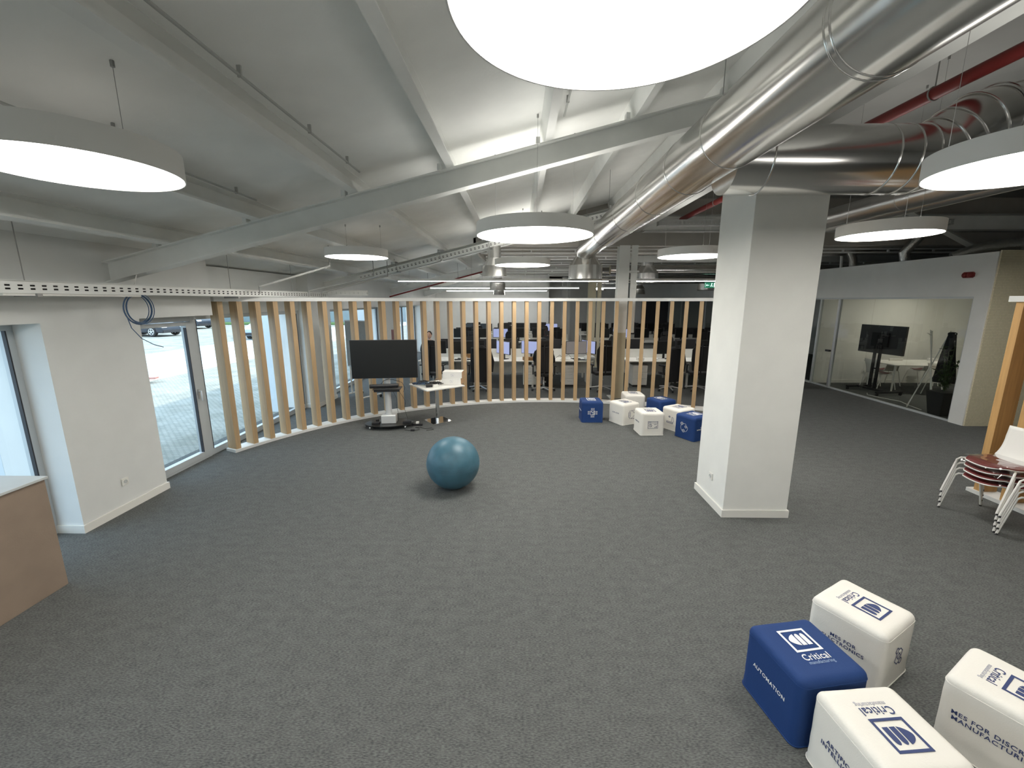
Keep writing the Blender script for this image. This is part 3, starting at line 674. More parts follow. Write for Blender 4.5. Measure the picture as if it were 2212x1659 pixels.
obj('dome', MB().lathe([(.045, .04), (.04, .07), (.015, .085)], 20, T(-.04, 0, 0, PI / 2)).lathe([(.045, .04), (.04, .07), (.015, .085)], 20, T(.05, 0, 0, PI / 2)), M_red, t, smooth=True)
#@@PART2
# ================================================================== SLATTED SCREEN
C0 = (0.84, 3.842); R0 = 5.825
RP = [-0.017634707727638522, 0.2710290050697201, -0.600284647549055, 0.2643686598896893, 0.10369073541316447, 5.791937298919462]
def scr_r(th):  # the plan of the screen is a slightly flattened arc
    d = th - PI / 2; v = 0.0
    for c in RP: v = v * d + c
    return v
def scr_pt(th, off=0.0):
    r = scr_r(th) + off
    return (C0[0] + r * math.cos(th), C0[1] + r * math.sin(th))
TH0 = math.radians(155.45)
ths = [TH0]
while len(ths) < 37:
    ths.append(ths[-1] - 0.2861 / scr_r(ths[-1]))
def arc_strip(t0, t1, r0, r1, z0, z1, n=80):
    m = MB(); vs = []; fs = []
    for i in range(n + 1):
        th = t0 + (t1 - t0) * i / n
        a = scr_pt(th, r0); b = scr_pt(th, r1)
        vs += [(a[0], a[1], z0), (b[0], b[1], z0), (b[0], b[1], z1), (a[0], a[1], z1)]
    for i in range(n):
        for k in range(4): fs.append((4 * i + k, 4 * i + (k + 1) % 4, 4 * i + 4 + (k + 1) % 4, 4 * i + 4 + k))
    fs += [(0, 1, 2, 3), (4 * n + 3, 4 * n + 2, 4 * n + 1, 4 * n)]
    return m.add(vs, fs)
t = thing('slatted_screen', 'long curved screen of upright wooden slats between white rails dividing the room', 'screen')
e0 = ths[0] + 0.012; e1 = ths[-1] - 0.012
obj('base_rail', arc_strip(e0, e1, -0.02, 0.21, 0, 0.045), M_rail, t)
obj('top_rail', arc_strip(e0 + 0.004, e1, -0.02, 0.21, 2.335, 2.40), M_rail, t)
D_B = 0.20; W_B = 0.080
bm_ = MB().box(0, D_B, -W_B / 2, W_B / 2, 0.045, 2.335)
b0 = obj('slat', bm_, M_batten, t, bevel=0.003)
for i, th in enumerate(ths):
    o = b0 if i == 0 else b0.copy()
    if i: COL.objects.link(o); o.parent = t
    x, y = scr_pt(th); o.location = (x, y, 0)
    # radial depth direction, measured from the local curve normal
    d = 0.01; a = Vector(scr_pt(th + d)); b = Vector(scr_pt(th - d)); tg = (a - b).normalized(); nr = Vector((tg.y, -tg.x))
    if nr.dot(Vector((x - C0[0], y - C0[1]))) < 0: nr = -nr
    o.rotation_euler = (0, 0, math.atan2(nr.y, nr.x))
t = thing('slatted_screen', 'short screen of amber wooden posts at the right edge behind the stacked chairs', 'screen', (5.70, 4.97, 0))
obj('base_rail', MB().box(-0.045, 0.20, -3.6, 0.05, 0, 0.045), M_rail, t)
obj('top_rail', MB().box(-0.045, 0.20, -3.6, 0.05, 2.335, 2.40), M_rail, t)
for k in range(12):
    o = obj('slat', MB().box(-0.02, 0.18, -0.05, 0.03, 0.045, 2.335), M_batten2, t, bevel=0.003); o.location = (0, -0.04 - 0.287 * k, 0)

# ================================================================== FOREGROUND THINGS
t = thing('exercise_ball', 'teal blue rubber exercise ball resting on the carpet', 'ball', (-0.825, 5.01, 0))
bl = MB(); bl.ellipsoid((0, 0, 0.331), 0.334, 0.334, 0.331, 64, 40)
o = obj('ball', bl, M_ball, t, smooth=True)
for p in o.data.polygons: p.use_smooth = True
obj('valve_plug', MB().lathe([(.010, 0), (.010, .004), (.006, .005)], 16, T(0.10, -0.215, 0.546) @ T(rx=math.radians(48), rz=0.3)), M_seal, t)
rb = MB()
for k in range(-3, 4):
    a = k * 0.035; rr = 0.3338 * math.cos(a + 0.02); zz = 0.331 + 0.331 * math.sin(a + 0.02); rb.torus(rr, 0.0012, T(0, 0, zz), 72, 5)
split('moulded_rib', rb, M_ball, t, smooth=True)

# MDF counter cut by the left edge
t = thing('storage_crate', 'brown fibreboard crate with a grey lid cut off by the left edge', 'crate')
obj('box_body', MB().box(-4.36, -3.80, 1.55, 3.09, 0.0, 0.945), M_mdf, t, bevel=0.004)
obj('lid', MB().box(-4.375, -3.785, 1.54, 3.105, 0.945, 0.965), M_greytop, t, bevel=0.002)

# ---- poufs
S = 0.416
def pouf_mesh(m, seed):
    n = 18; h = S / 2; rad = 0.042
    bm = bmesh.new(); bmesh.ops.create_cube(bm, size=2.0); bmesh.ops.subdivide_edges(bm, edges=bm.edges[:], cuts=n, use_grid_fill=True)
    for v in bm.verts:
        p = v.co.copy()
        # pull vertices towards the edges so the rounding is smooth
        q = Vector([math.copysign(abs(c) ** 0.75, c) for c in p]) * h
        inner = h - rad
        c = Vector([max(-inner, min(inner, q.x)), max(-inner, min(inner, q.y)), min(inner, q.z)]); d = q - c
        if d.length > 1e-6: q = c + d.normalized() * min(rad, max(abs(k) for k in d) if sum(abs(k) > 1e-6 for k in d) == 1 else rad)
        w = noise.noise(Vector((q.x * 9, q.y * 9, q.z * 14)) + Vector((seed * 7.3, 0, 0))) * 0.0022
        side = abs(q.z) < inner
        if side: w += 0.002 * math.sin(q.z * 60 + 3 * noise.noise(q * 6 + Vector((seed, 0, 0)))) * max(0, (-q.z / h)) * 0.9
        g = 1.0 + 0.010 * max(0, -q.z / h - .8) / .2
        v.co = Vector((q.x * g, q.y * g, q.z + h)) + q.normalized() * w
    mb = MB(); bm.verts.ensure_lookup_table(); mb.v = [tuple(v.co) for v in bm.verts]; mb.f = [tuple(x.index for x in f.verts) for f in bm.faces]; bm.free()
    return mb
def seam_mb(z, r, off=0.0):
    h = S / 2 + off; c = 0.042; pts = []
    for qx, qy, a0 in ((1, 1, 0), (-1, 1, 90), (-1, -1, 180), (1, -1, 270)):
        for k in range(6):
            a = math.radians(a0 + 18 * k); pts.append((qx * (h - c) + c * math.cos(a), qy * (h - c) + c * math.sin(a), z))
    pts.append(pts[0]); return MB().tube(pts, r, 6)
def frame_mb(w, h, t_, mtx):
    return MB().box(-w / 2, w / 2, h / 2 - t_, h / 2, 0, .0008, mtx).box(-w / 2, w / 2, -h / 2, -h / 2 + t_, 0, .0008, mtx).box(-w / 2, -w / 2 + t_, -h / 2 + t_, h / 2 - t_, 0, .0008, mtx).box(w / 2 - t_, w / 2, -h / 2 + t_, h / 2 - t_, 0, .0008, mtx)
def emblem_mb(s, mtx):
    m = MB()
    # three leaves: half lens and two round-topped bars
    left = [(-0.10, -0.30), (-0.10, 0.36)] + [(-0.12 - 0.36 * math.sin(PI * k / 12) ** 0.8, 0.36 - 0.66 * k / 12) for k in range(1, 12)]
    m.prism([(a * s, b * s) for a, b in left][::-1], 0, .0008, mtx)
    for x0 in (-0.04, 0.24):
        w = 0.22; bar = [(x0, -0.30), (x0 + w, -0.30), (x0 + w, 0.16)] + [(x0 + w / 2 + w / 2 * math.cos(a), 0.16 + 0.20 * math.sin(a)) for a in [PI * k / 8 for k in range(1, 8)]] + [(x0, 0.16)]
        m.prism([(a * s, b * s) for a, b in bar], 0, .0008, mtx)
    return m
def ln(m, pts, w, mtx):
    for (a, b), (c, d) in zip(pts[:-1], pts[1:]):
        L_ = math.hypot(c - a, d - b); an = math.atan2(d - b, c - a); m.box(-w / 2, L_ + w / 2, -w / 2, w / 2, 0, .0008, mtx @ T(a, b, 0, rz=an))
def circ(m, x, y, r, w, mtx, a0=0, a1=360, n=18):
    ln(m, [(x + r * math.cos(math.radians(a0 + (a1 - a0) * k / n)), y + r * math.sin(math.radians(a0 + (a1 - a0) * k / n))) for k in range(n + 1)], w, mtx)
def icon(kind, mtx):
    m = MB(); w = 0.0045
    if kind == 'chip':
        ln(m, [(-.035, -.035), (.035, -.035), (.035, .035), (-.035, .035), (-.035, -.035)], .006, mtx)
        for k in (-.022, 0, .022):
            for s_ in (-1, 1): ln(m, [(k, s_ * .052), (k, s_ * .078)], .008, mtx); ln(m, [(s_ * .052, k), (s_ * .078, k)], .008, mtx)
        ln(m, [(-.022, .020), (.005, -.002), (.024, .022)], .008, mtx); ln(m, [(0, -.022), (.024, -.022), (.024, 0)], .007, mtx)
    elif kind == 'browser':
        ln(m, [(-.075, -.055), (.075, -.055), (.075, .055), (-.075, .055), (-.075, -.055)], w, mtx); ln(m, [(-.075, .032), (.075, .032)], w, mtx)
        circ(m, -.038, -.010, .022, w, mtx); ln(m, [(-.038, .012), (-.038, -.010), (-.022, -.024)], w, mtx)
        ln(m, [(.015, .012), (.032, .002), (.042, .014), (.058, .006)], w, mtx)
        for k, q in enumerate((.008, .016, .026)): ln(m, [(.030 + k * .014, -.044), (.030 + k * .014, -.044 + q)], .006, mtx)
        ln(m, [(-.06, .044), (-.03, .044)], .003, mtx)
    elif kind == 'flow':
        ln(m, [(-.06, -.04), (-.06, .04), (-.02, .04), (-.02, -.04), (-.06, -.04)], w, mtx)
        for z in (-.02, 0, .02): ln(m, [(-.06, z), (-.02, z)], w, mtx)
        for s_ in (-1, 1):
            ln(m, [(-.04, s_ * .045), (-.04, s_ * .065), (.02, s_ * .065)], w, mtx); ln(m, [(.008, s_ * .065 + .010), (.02, s_ * .065), (.008, s_ * .065 - .010)], w, mtx); circ(m, .055, s_ * .05, .022, w, mtx)
    elif kind == 'nodes':
        circ(m, -.045, .055, .020, .007, mtx); circ(m, .03, .02, .018, .007, mtx); circ(m, -.01, -.05, .020, .007, mtx)
        circ(m, 0, 0, .062, .005, mtx, 60, 110); circ(m, 0, 0, .062, .005, mtx, 290, 380); circ(m, 0, 0, .062, .005, mtx, 150, 240)
        ln(m, [(-.055, .055), (-.035, .055)], .006, mtx); ln(m, [(-.02, -.05), (0, -.05)], .006, mtx); ln(m, [(.02, .02), (.04, .02)], .006, mtx)
    elif kind == 'robot':
        ln(m, [(-.07, -.035), (.05, -.035), (.05, -.058), (-.07, -.058), (-.07, -.035)], .005, mtx); ln(m, [(-.07, -.048), (.05, -.048)], .004, mtx)
        ln(m, [(.02, -.035), (.03, .045), (.05, .040), (.062, -.02), (.05, -.035)], .005, mtx); circ(m, -.02, .045, .012, .006, mtx); ln(m, [(-.035, .045), (-.005, .045)], .005, mtx)
    elif kind == 'hands':
        circ(m, -.03, .045, .016, w, mtx); circ(m, .03, -.04, .016, w, mtx); ln(m, [(-.03, .03), (-.04, -.02), (-.01, -.045), (.012, -.04)], w, mtx); ln(m, [(.03, -.025), (.04, .02), (.012, .045), (-.012, .045)], w, mtx)
        ln(m, [(-.02, .0), (0, .02), (.02, .0), (0, -.02), (-.02, 0)], w, mtx)
    elif kind == 'boxes':
        for x in (-.05, 0, .05): ln(m, [(x - .016, -.02), (x - .016, .025), (x + .016, .025), (x + .016, -.02)], .006, mtx)
        ln(m, [(-.066, -.035), (.066, -.035)], .006, mtx)
    return m
def pouf(label, cx, cy, rz, col, lines, ic, seed):
    t = thing('cube_pouf', label, 'pouf', (cx, cy, 0), rz)
    blue = col == 'blue'; m = M_blue if blue else M_pwhite; ink = M_pw if blue else M_navy; ink2 = M_pgb if blue else M_grey
    o = obj('cover', pouf_mesh(m, seed), m, t)
    for p in o.data.polygons: p.use_smooth = True
    obj('top_seam', seam_mb(S - 0.044, 0.0016, 0.0), m, t, smooth=True); obj('bottom_hem', seam_mb(0.008, 0.004, 0.002), m, t, smooth=True)
    zt = S + 0.0018
    lg = obj('logo_frame', frame_mb(0.168, 0.155, 0.013, T(0, 0.045, zt)), ink, t); obj('logo_emblem', emblem_mb(0.122, T(0.0, 0.045, zt)), ink, lg)
    obj('brand_text', text_mb('Critical', 0.057, 0.0005, 0.0005, T(0, -0.070, zt), 0.86, 1.12), ink, t)
    obj('brand_subtext', text_mb('manufacturing', 0.029, 0.0005, 0, T(0.004, -0.104, zt), 0.90, 1.06), ink2, t)
    h = S / 2 + 0.0028
    for sx in (-1, 1):
        mt = T(sx * h, 0, 0.215) @ Matrix.Rotation(sx * PI / 2, 4, 'Z') @ Matrix.Rotation(PI / 2, 4, 'X')
        obj('side_text', text_mb(lines, 0.033, 0.0005, 0.00035, mt, 1.0, 1.12), ink, t)
    for sy in (-1, 1):
        mt = T(0, sy * h, 0.20) @ Matrix.Rotation(0 if sy < 0 else PI, 4, 'Z') @ Matrix.Rotation(PI / 2, 4, 'X')
        obj('icon', icon(ic, mt @ Matrix.Scale(1.15, 4)), ink, t)
    return t
R_ = math.radians
pouf('nearest navy blue cube pouf printed AUTOMATION', 1.642, 2.075, R_(9.5), 'blue', 'AUTOMATION', 'chip', 1)
pouf('white cube pouf behind the nearest blue one, its text half hidden', 2.245, 2.425, R_(-150.5), 'white', 'MES FOR\nELECTRONICS', 'hands', 2)
pouf('white cube pouf at the bottom edge printed ARTIFICIAL INTELLIGENCE', 1.735, 1.625, R_(185), 'white', 'ARTIFICIAL\nINTELLIGENCE', 'nodes', 3)
pouf('white cube pouf cut by the right edge printed MES FOR DISCRETE MANUFACTURING', 2.545, 1.835, R_(-150), 'white', 'MES FOR DISCRETE\nMANUFACTURING', 'flow', 4)
pouf('lone blue cube pouf with a chip icon, leftmost by the slatted screen', 1.45, 8.14, R_(0), 'blue', 'AUTOMATION', 'chip', 5)
pouf('white cube pouf printed LOW-CODE in the group by the screen', 2.075, 8.00, R_(-152), 'white', 'LOW-CODE', 'flow', 6)
pouf('front white cube pouf with a browser window icon', 2.36, 7.34, R_(-177), 'white', 'ANALYTICS', 'browser', 7)
pouf('rearmost white cube pouf, almost touching the slatted screen', 2.45, 8.77, R_(0), 'white', 'MES FOR\nSEMICONDUCTOR', 'nodes', 8)
pouf('blue cube pouf at the back behind the browser icon one', 2.88, 8.27, R_(24), 'blue', 'CONNECT IOT', 'boxes', 9)
pouf('white cube pouf with a machine icon next to the boxed column', 2.98, 7.58, R_(-60), 'white', 'MES FOR\nINDUSTRY', 'robot', 10)
pouf('blue cube pouf partly hidden by the boxed column, CLOUD INFRASTRUCTURE', 3.045, 7.08, R_(-62) + 0, 'blue', 'CLOUD\nINFRASTRUCTURE', 'nodes', 11)

# ---- television on a mobile stand
t = thing('television_stand', 'wall-sized black television on a silver pole stand with a glass base', 'television', (-2.43, 7.50, 0), R_(7))
scr = obj('screen_bezel', MB().box(-0.585, 0.585, -0.03, 0.025, 0.96, 1.655), M_black, t, bevel=0.006)
obj('screen_panel', MB().box(-0.575, 0.575, -0.033, -0.029, 0.975, 1.645), M_scr, scr)
obj('back_mount', MB().box(-0.25, 0.25, 0.025, 0.07, 1.1, 1.5), M_black, t)
obj('pole', MB().lathe([(0.058, 0.06), (0.058, 1.42)], 32, T(0.0, 0.13, 0)), M_pole, t, smooth=True)
obj('pole_collar', MB().lathe([(0.066, 0.19), (0.066, 0.225)], 32, T(0, 0.13, 0)), M_black, t, smooth=True)
obj('column_foot', MB().box(-0.13, 0.14, 0.02, 0.20, 0.085, 0.24), M_pole, t, bevel=0.01)
ov = [(0.45 * math.cos(2 * PI * k / 48) * (1 if True else 1), 0.10 + 0.27 * math.sin(2 * PI * k / 48)) for k in range(48)]
obj('glass_base', MB().prism(ov, 0.072, 0.084), M_scr, t)
for x, y in ((-0.32, -0.06), (0.32, -0.06), (-0.32, 0.26), (0.32, 0.26)):
    c = obj('caster', MB().lathe([(.008, -.012), (.032, -.012), (.034, 0), (.032, .012), (.008, .012)], 20, T(x, y, .034, ry=PI / 2)), M_chrome, t, smooth=True)
    obj('fork', MB().box(x - .018, x + .018, y - .01, y + .012, .04, .072), M_chrome, c)
sh = obj('shelf', MB().box(-0.24, 0.26, -0.04, 0.24, 0.742, 0.752), M_black, t, bevel=.002)
obj('codec_bar', MB().tube([(-0.29, 0.0, 0.805), (0.22, 0.0, 0.815)], 0.038, 20), M_black, t, smooth=50)
obj('shelf_bracket', MB().box(-.22, .24, -.02, .0, .70, .742).box(-0.07, .07, .05, .19, .70, .74), M_black, t)
obj('cable', MB().tube([(-0.1, 0.03, 0.83), (-0.05, .04, .90), (0.05, .05, .93), (0.18, .05, .90), (0.28, .06, .86), (.33, .06, .76), (.30, .05, .68)], 0.004, 6).tube([(0.10, .10, .70), (.16, .10, .55), (.15, .12, .4), (.18, .12, .22), (.17, .1, .1)], .003, 6).tube([(0.22, .05, .70), (.33, .06, .5), (.30, .08, .35), (.34, .07, .2), (.36, .05, .085)], .003, 6), M_cable, t, smooth=True)
split('power_brick', MB().box(-.30, -.16, 0.0, .09, .084, .115).box(.26, .42, .02, .08, .084, .12).box(-.25, -.2, .12, .2, .084, .14), M_black, t, bevel=.004)
t = thing('power_cable', 'thin black cable looping on the carpet beside the television base', 'cable', (-1.95, 7.45, 0.006))
obj('lead', MB().tube([(-.15, -.06, 0), (0, -.10, 0), (.12, -.04, .0), (.10, .06, 0), (.02, .08, 0), (.10, .12, 0), (.22, .02, 0), (.33, .08, 0), (.38, -.02, 0), (.26, -.08, 0)], 0.005, 6), M_cable, t, smooth=True)
obj('adapter', MB().box(-.02, .05, -.13, -.09, -.005, .03), M_black, t, bevel=.003)
t = thing('extension_block', 'grey multi-socket block on the carpet behind the television base', 'power strip', (-1.93, 7.68, 0)); obj('block', MB().box(-.10, .10, -.03, .03, 0, .045), M_black, t, bevel=.005); obj('plug', MB().box(-.02, .03, -.025, .025, .045, .08), M_base, t)

# ---- pedestal table
t = thing('pedestal_table', 'square white pedestal table with a chrome foot, next to the television', 'table', (-1.60, 8.02, 0), R_(38))
obj('table_top', MB().box(-.40, .40, -.40, .40, .712, .735), M_white, t, bevel=.003)
obj('pole', MB().lathe([(.038, .012), (.038, .712)], 32), M_chrome, t, smooth=True)
obj('foot_plate', MB().box(-.21, .21, -.21, .21, 0, .012), M_chrome, t, bevel=.003)
obj('top_bracket', MB().box(-.15, .15, -.15, .15, .704, .712), M_greymetal, t)
def gift(loc, rz, label):
    t = thing('carton', label, 'box', loc, rz)
    obj('box_body', MB().box(-.19, .19, -.13, .13, 0, .125), M_white, t, bevel=.002)
    obj('card_end', MB().box(.19, .192, -.125, .125, .004, .12), M_card, t)
    d = MB(); mt = T(-.0, -.1305, .065) @ Matrix.Rotation(PI / 2, 4, 'X')
    circ(d, .018, .005, .020, .002, mt, 0, 340, 14); circ(d, -.014, .0, .020, .002, mt, 30, 350, 14); ln(d, [(.018, -.012), (-.01, -.034), (-.024, -.03)], .002, mt); ln(d, [(-.02, .02), (.03, -.034)], .002, mt)
    obj('marker_doodle', d, M_grey, t)
gift((-1.30, 8.16, .735), R_(-6), 'lower white and brown carton on the pedestal table')
gift((-1.285, 8.155, .861), R_(-3), 'upper white and brown carton stacked on the pedestal table')
random.seed(5)
t = thing('cable_heap', 'tangled heap of black cables on the pedestal table', 'cables', (-1.72, 8.00, .735))
for k in range(9):
    m = MB(); x, y = random.uniform(-.25, .12), random.uniform(-.10, .14); pts = []
    R1 = random.uniform(.04, .09); ph = random.uniform(0, 6)
    for i in range(26): a = ph + i * .55; pts.append((x + R1 * math.cos(a) * 1.5 * (1 + .3 * math.sin(i)), y + R1 * .8 * math.sin(a), .010 + .006 * (i % 5) + .004 * k * .6))
    obj('cable_loop', m.tube(pts, .006, 6), M_cablue if k == 7 else M_cable, t, smooth=True)
obj('cable_arch', MB().tube([(.06, .12, .01), (.08, .12, .09), (.13, .12, .11), (.17, .12, .07), (.16, .11, .02)], .005, 6), M_card, t, smooth=True)
t = thing('power_adapter', 'dark grey power adapter at the front edge of the pedestal table', 'adapter', (-1.69, 7.76, .735), R_(20)); obj('body', MB().box(-.06, .06, -.03, .03, 0, .05), M_black, t, bevel=.008); obj('plug_pins', MB().box(.06, .075, -.008, .008, .02, .03), M_chrome, t)
t = thing('power_adapter', 'small white adapter beside the dark one on the pedestal table', 'adapter', (-1.575, 7.80, .735), R_(20)); obj('body', MB().box(-.045, .045, -.025, .025, 0, .045), M_base, t, bevel=.004)

# ---- stacked shell chairs (fronts face left)
def shell_chair(name, label, loc, rz):
    t = thing(name, label, 'chair', loc, rz)
    # local: front = -X, seat height .45
    def surf(u, v):  # u: 0 front lip .. 1 top of back ; v: -1..1
        if u < .55:
            k = u / .55; x = -.21 + .40 * k; z = .445 + .02 * (1 - k) ** 3 - .020 * math.sin(PI * k); w = .235 * (1 - 0.42 * (1 - k) ** 3.0) if k < .8 else .235 - .03 * (k - .8) * 5
        else:
            k = (u - .55) / .45; x = .19 + .13 * k ** .8; z = .445 + .36 * k ** 1.25; w = .205 - .03 * math.sin(PI * k) - .06 * max(0, k - .75) ** 1.0
        ed = abs(v) ** 2
        return (x - (0.02 * ed if u > .6 else 0), v * w, z + .020 * ed * (1 if u < .55 else .2) - (0.03 * (1 - min(1, u / .12)) * 1))
    m = MB(); nu, nv = 26, 12; vs = []; fs = []
    for L_ in (0, -.010):
        for i in range(nu + 1):
            for j in range(nv + 1):
                p = surf(i / nu, -1 + 2 * j / nv); vs.append((p[0] - (L_ if i > nu * .55 else 0), p[1], p[2] + (L_ if i <= nu * .62 else 0)))
    q = (nu + 1) * (nv + 1); idx = lambda i, j, s=0: s * q + i * (nv + 1) + j
    for i in range(nu):
        for j in range(nv): fs.append((idx(i, j), idx(i + 1, j), idx(i + 1, j + 1), idx(i, j + 1))); fs.append((idx(i, j, 1), idx(i, j + 1, 1), idx(i + 1, j + 1, 1), idx(i + 1, j, 1)))
    for i in range(nu): fs.append((idx(i, 0), idx(i, 0, 1), idx(i + 1, 0, 1), idx(i + 1, 0))); fs.append((idx(i, nv), idx(i + 1, nv), idx(i + 1, nv, 1), idx(i, nv, 1)))
    for j in range(nv): fs.append((idx(0, j), idx(0, j + 1), idx(0, j + 1, 1), idx(0, j, 1))); fs.append((idx(nu, j), idx(nu, j, 1), idx(nu, j + 1, 1), idx(nu, j + 1)))
    m.add(vs, fs); o = obj('shell', m, M_white, t); [setattr(p, 'use_smooth', True) for p in o.data.polygons]
    # red seat pad following the shell
    m = MB(); vs = []; fs = []; nu2 = 16
    for L_ in (.012, .001):
        for i in range(nu2 + 1):
            for j in range(nv + 1):
                u = .015 + .50 * i / nu2; p = surf(u, (-1 + 2 * j / nv) * .955); vs.append((p[0], p[1], p[2] + L_))
    q = (nu2 + 1) * (nv + 1)
    for i in range(nu2):
        for j in range(nv): fs.append((idx(i, j), idx(i + 1, j), idx(i + 1, j + 1), idx(i, j + 1))); fs.append((i * (nv + 1) + j + q, i * (nv + 1) + j + 1 + q, (i + 1) * (nv + 1) + j + 1 + q, (i + 1) * (nv + 1) + j + q))
    for i in range(nu2):
        for j in (0, nv): a, b = i * (nv + 1) + j, (i + 1) * (nv + 1) + j; fs.append((a, b, b + q, a + q))
    for j in range(nv):
        for i in (0, nu2): a, b = i * (nv + 1) + j, i * (nv + 1) + j + 1; fs.append((a, b, b + q, a + q))
    m.add(vs, fs); o = obj('seat_pad', m, M_redseat, t); [setattr(p, 'use_smooth', True) for p in o.data.polygons]
    for sy in (-1, 1):
        obj('leg', MB().tube([(-.05, sy * .20, .428), (-.12, sy * .245, .424), (-.145, sy * .258, .40), (-.25, sy * .27, 0.01)], .0105, 10), M_white, t, smooth=True)
        obj('leg', MB().tube([(.08, sy * .20, .428), (.14, sy * .245, .424), (.165, sy * .258, .40), (.27, sy * .27, 0.01)], .0105, 10), M_white, t, smooth=True)
        for x in (-.25, .27): obj('foot_cap', MB().tube([(x + (.004 if x < 0 else -.004), sy * .27, .018), (x, sy * .27, 0)], .0125, 10), M_black, t)
    obj('under_frame', MB().box(-.06, .10, -.2, .2, .422, .434), M_greymetal, t)
    return t
base = shell_chair('shell_chair', 'bottom white chair with red seat pad in the left stack', (5.14, 4.31, 0), R_(4))
SP = ['lowest', 'second lowest', 'third lowest', 'topmost']
for k in range(1, 4): dup(base, (5.14 - 0.004 * k, 4.31, 0.064 * k), R_(4), SP[k] + ' white chair with red seat pad in the left stack')
for k in range(4): dup(base, (5.13 - .004 * k, 3.70, 0.064 * k), R_(-2), SP[k] + ' white chair, red seat pad, in the stack cut by the right edge')
t = thing('plastic_wrap', 'sheet of clear plastic wrap lying over the top chair of the left stack', 'plastic wrap', (5.13, 4.31, 0.66), R_(4))
m = MB(); vs = []; fs = []; NN = 16
for i in range(NN + 1):
    for j in range(NN + 1):
        x = -.25 + .46 * i / NN; y = -.25 + .5 * j / NN; drop = max(0, abs(y) - .21) * 2.5 + max(0, -x - .18) * 1.6
        vs.append((x, y, .018 + .008 * noise.noise(Vector((x * 14, y * 14, 2))) - drop))
for i in range(NN):
    for j in range(NN): fs.append((i * (NN + 1) + j, (i + 1) * (NN + 1) + j, (i + 1) * (NN + 1) + j + 1, i * (NN + 1) + j + 1))
o = obj('film', m.add(vs, fs), M_wrap, t, smooth=True)

# ---- whiteboard on casters beyond the screen
t = thing('mobile_whiteboard', 'grey backed mobile whiteboard on casters standing behind the slats by the windows', 'whiteboard', (-3.86, 10.0, 0), R_(-30))
obj('board', MB().box(-.38, .38, -.02, .02, .78, 1.86), M_wboard, t); obj('board_frame', MB().box(-.40, .40, -.025, .025, .755, .78).box(-.40, .40, -.025, .025, 1.86, 1.885).box(-.40, -.38, -.025, .025, .78, 1.86).box(.38, .40, -.025, .025, .78, 1.86), M_frame, t)
for sx in (-.34, .34):
    obj('leg', MB().tube([(sx, 0, .08), (sx, 0, .755)], .018, 10), M_base, t); obj('foot', MB().tube([(sx, -.32, .08), (sx, .32, .08)], .018, 10), M_base, t)
    for sy in (-.3, .3): obj('caster', MB().lathe([(.01, -.015), (.035, -.015), (.035, .015), (.01, .015)], 16, T(sx, sy, .036, ry=PI / 2)), M_black, t)
t = thing('red_brown_board', 'narrow red brown board standing near the second window pier', 'board', (-3.9, 13.2, 0)); obj('panel', MB().box(-.10, .08, -.02, .02, 0.4, 1.45), M_brown, t); obj('stand', MB().box(-.12, .1, -.2, .2, 0, .03).box(-.02, .0, -.01, .01, .03, .4), M_black, t)
t = thing('call_point', 'small dark red fire call point on the second window pier', 'alarm', (-4.455, 9.45, 1.45), PI / 2); obj('case', MB().box(-.05, .05, -.03, .0, -.05, .05), M_red, t); obj('push_plate', MB().box(-.025, .025, -.034, -.03, -.025, .025), M_base, t)

# ================================================================== OFFICE BEYOND THE SCREEN
def desk(name, label, loc, rz, group=None):
    t = thing(name, label, 'desk', loc, rz, group)
    obj('desk_top', MB().box(-.795, .795, 0, .78, .71, .735), M_white, t, bevel=.002)
    for sx in (-1, 1):
        for y in (.06, .72): obj('leg', MB().box(sx * .74 - .025, sx * .74 + .025, y - .025, y + .025, 0, .69), M_base, t)
    obj('side_frame', MB().box(-.765, -.715, .06, .72, .67, .71).box(.715, .765, .06, .72, .67, .71).box(-.72, .72, .38, .42, .67, .71), M_base, t)
    obj('privacy_panel', MB().box(-.78, .78, .785, .80, .72, .98), M_pedestal, t)
    obj('modesty_panel', MB().box(-.70, .70, .66, .675, .30, .67), M_pedestal, t)
    return t
def pedestal(name, label, loc, rz):
    t = thing(name, label, 'drawers', loc, rz)
    obj('carcass', MB().box(-.20, .20, .01, .5, .05, .60), M_pedestal, t, bevel=.003); obj('plinth', MB().box(-.18, .18, .04, .46, 0, .05), M_black, t)
    for k, (a, b) in enumerate(((.06, .23), (.24, .41), (.42, .59))):
        d = obj('drawer_front', MB().box(-.195, .195, -.008, .01, a, b), M_white, t, bevel=.002)
        obj('handle', MB().tube([(-.06, -.008, (a + b) / 2 + .03), (-.055, -.03, (a + b) / 2 + .02), (.055, -.03, (a + b) / 2 + .02), (.06, -.008, (a + b) / 2 + .03)], .005, 6), M_greymetal, d)
    return t
def monitor(name, label, loc, rz, scrm, w=.60):
    t = thing(name, label, 'monitor', loc, rz)
    b = obj('screen_bezel', MB().box(-w / 2, w / 2, -.02, .02, .14, .14 + w * .60), M_black, t, bevel=.004)
    obj('screen_panel', MB().box(-w / 2 + .012, w / 2 - .012, -.0225, -.020, .155, .13 + w * .60), scrm, b)
    obj('stand', MB().box(-.03, .03, .02, .04, .01, .30).box(-.12, .12, -.07, .10, 0, .012), M_black, t)
    return t
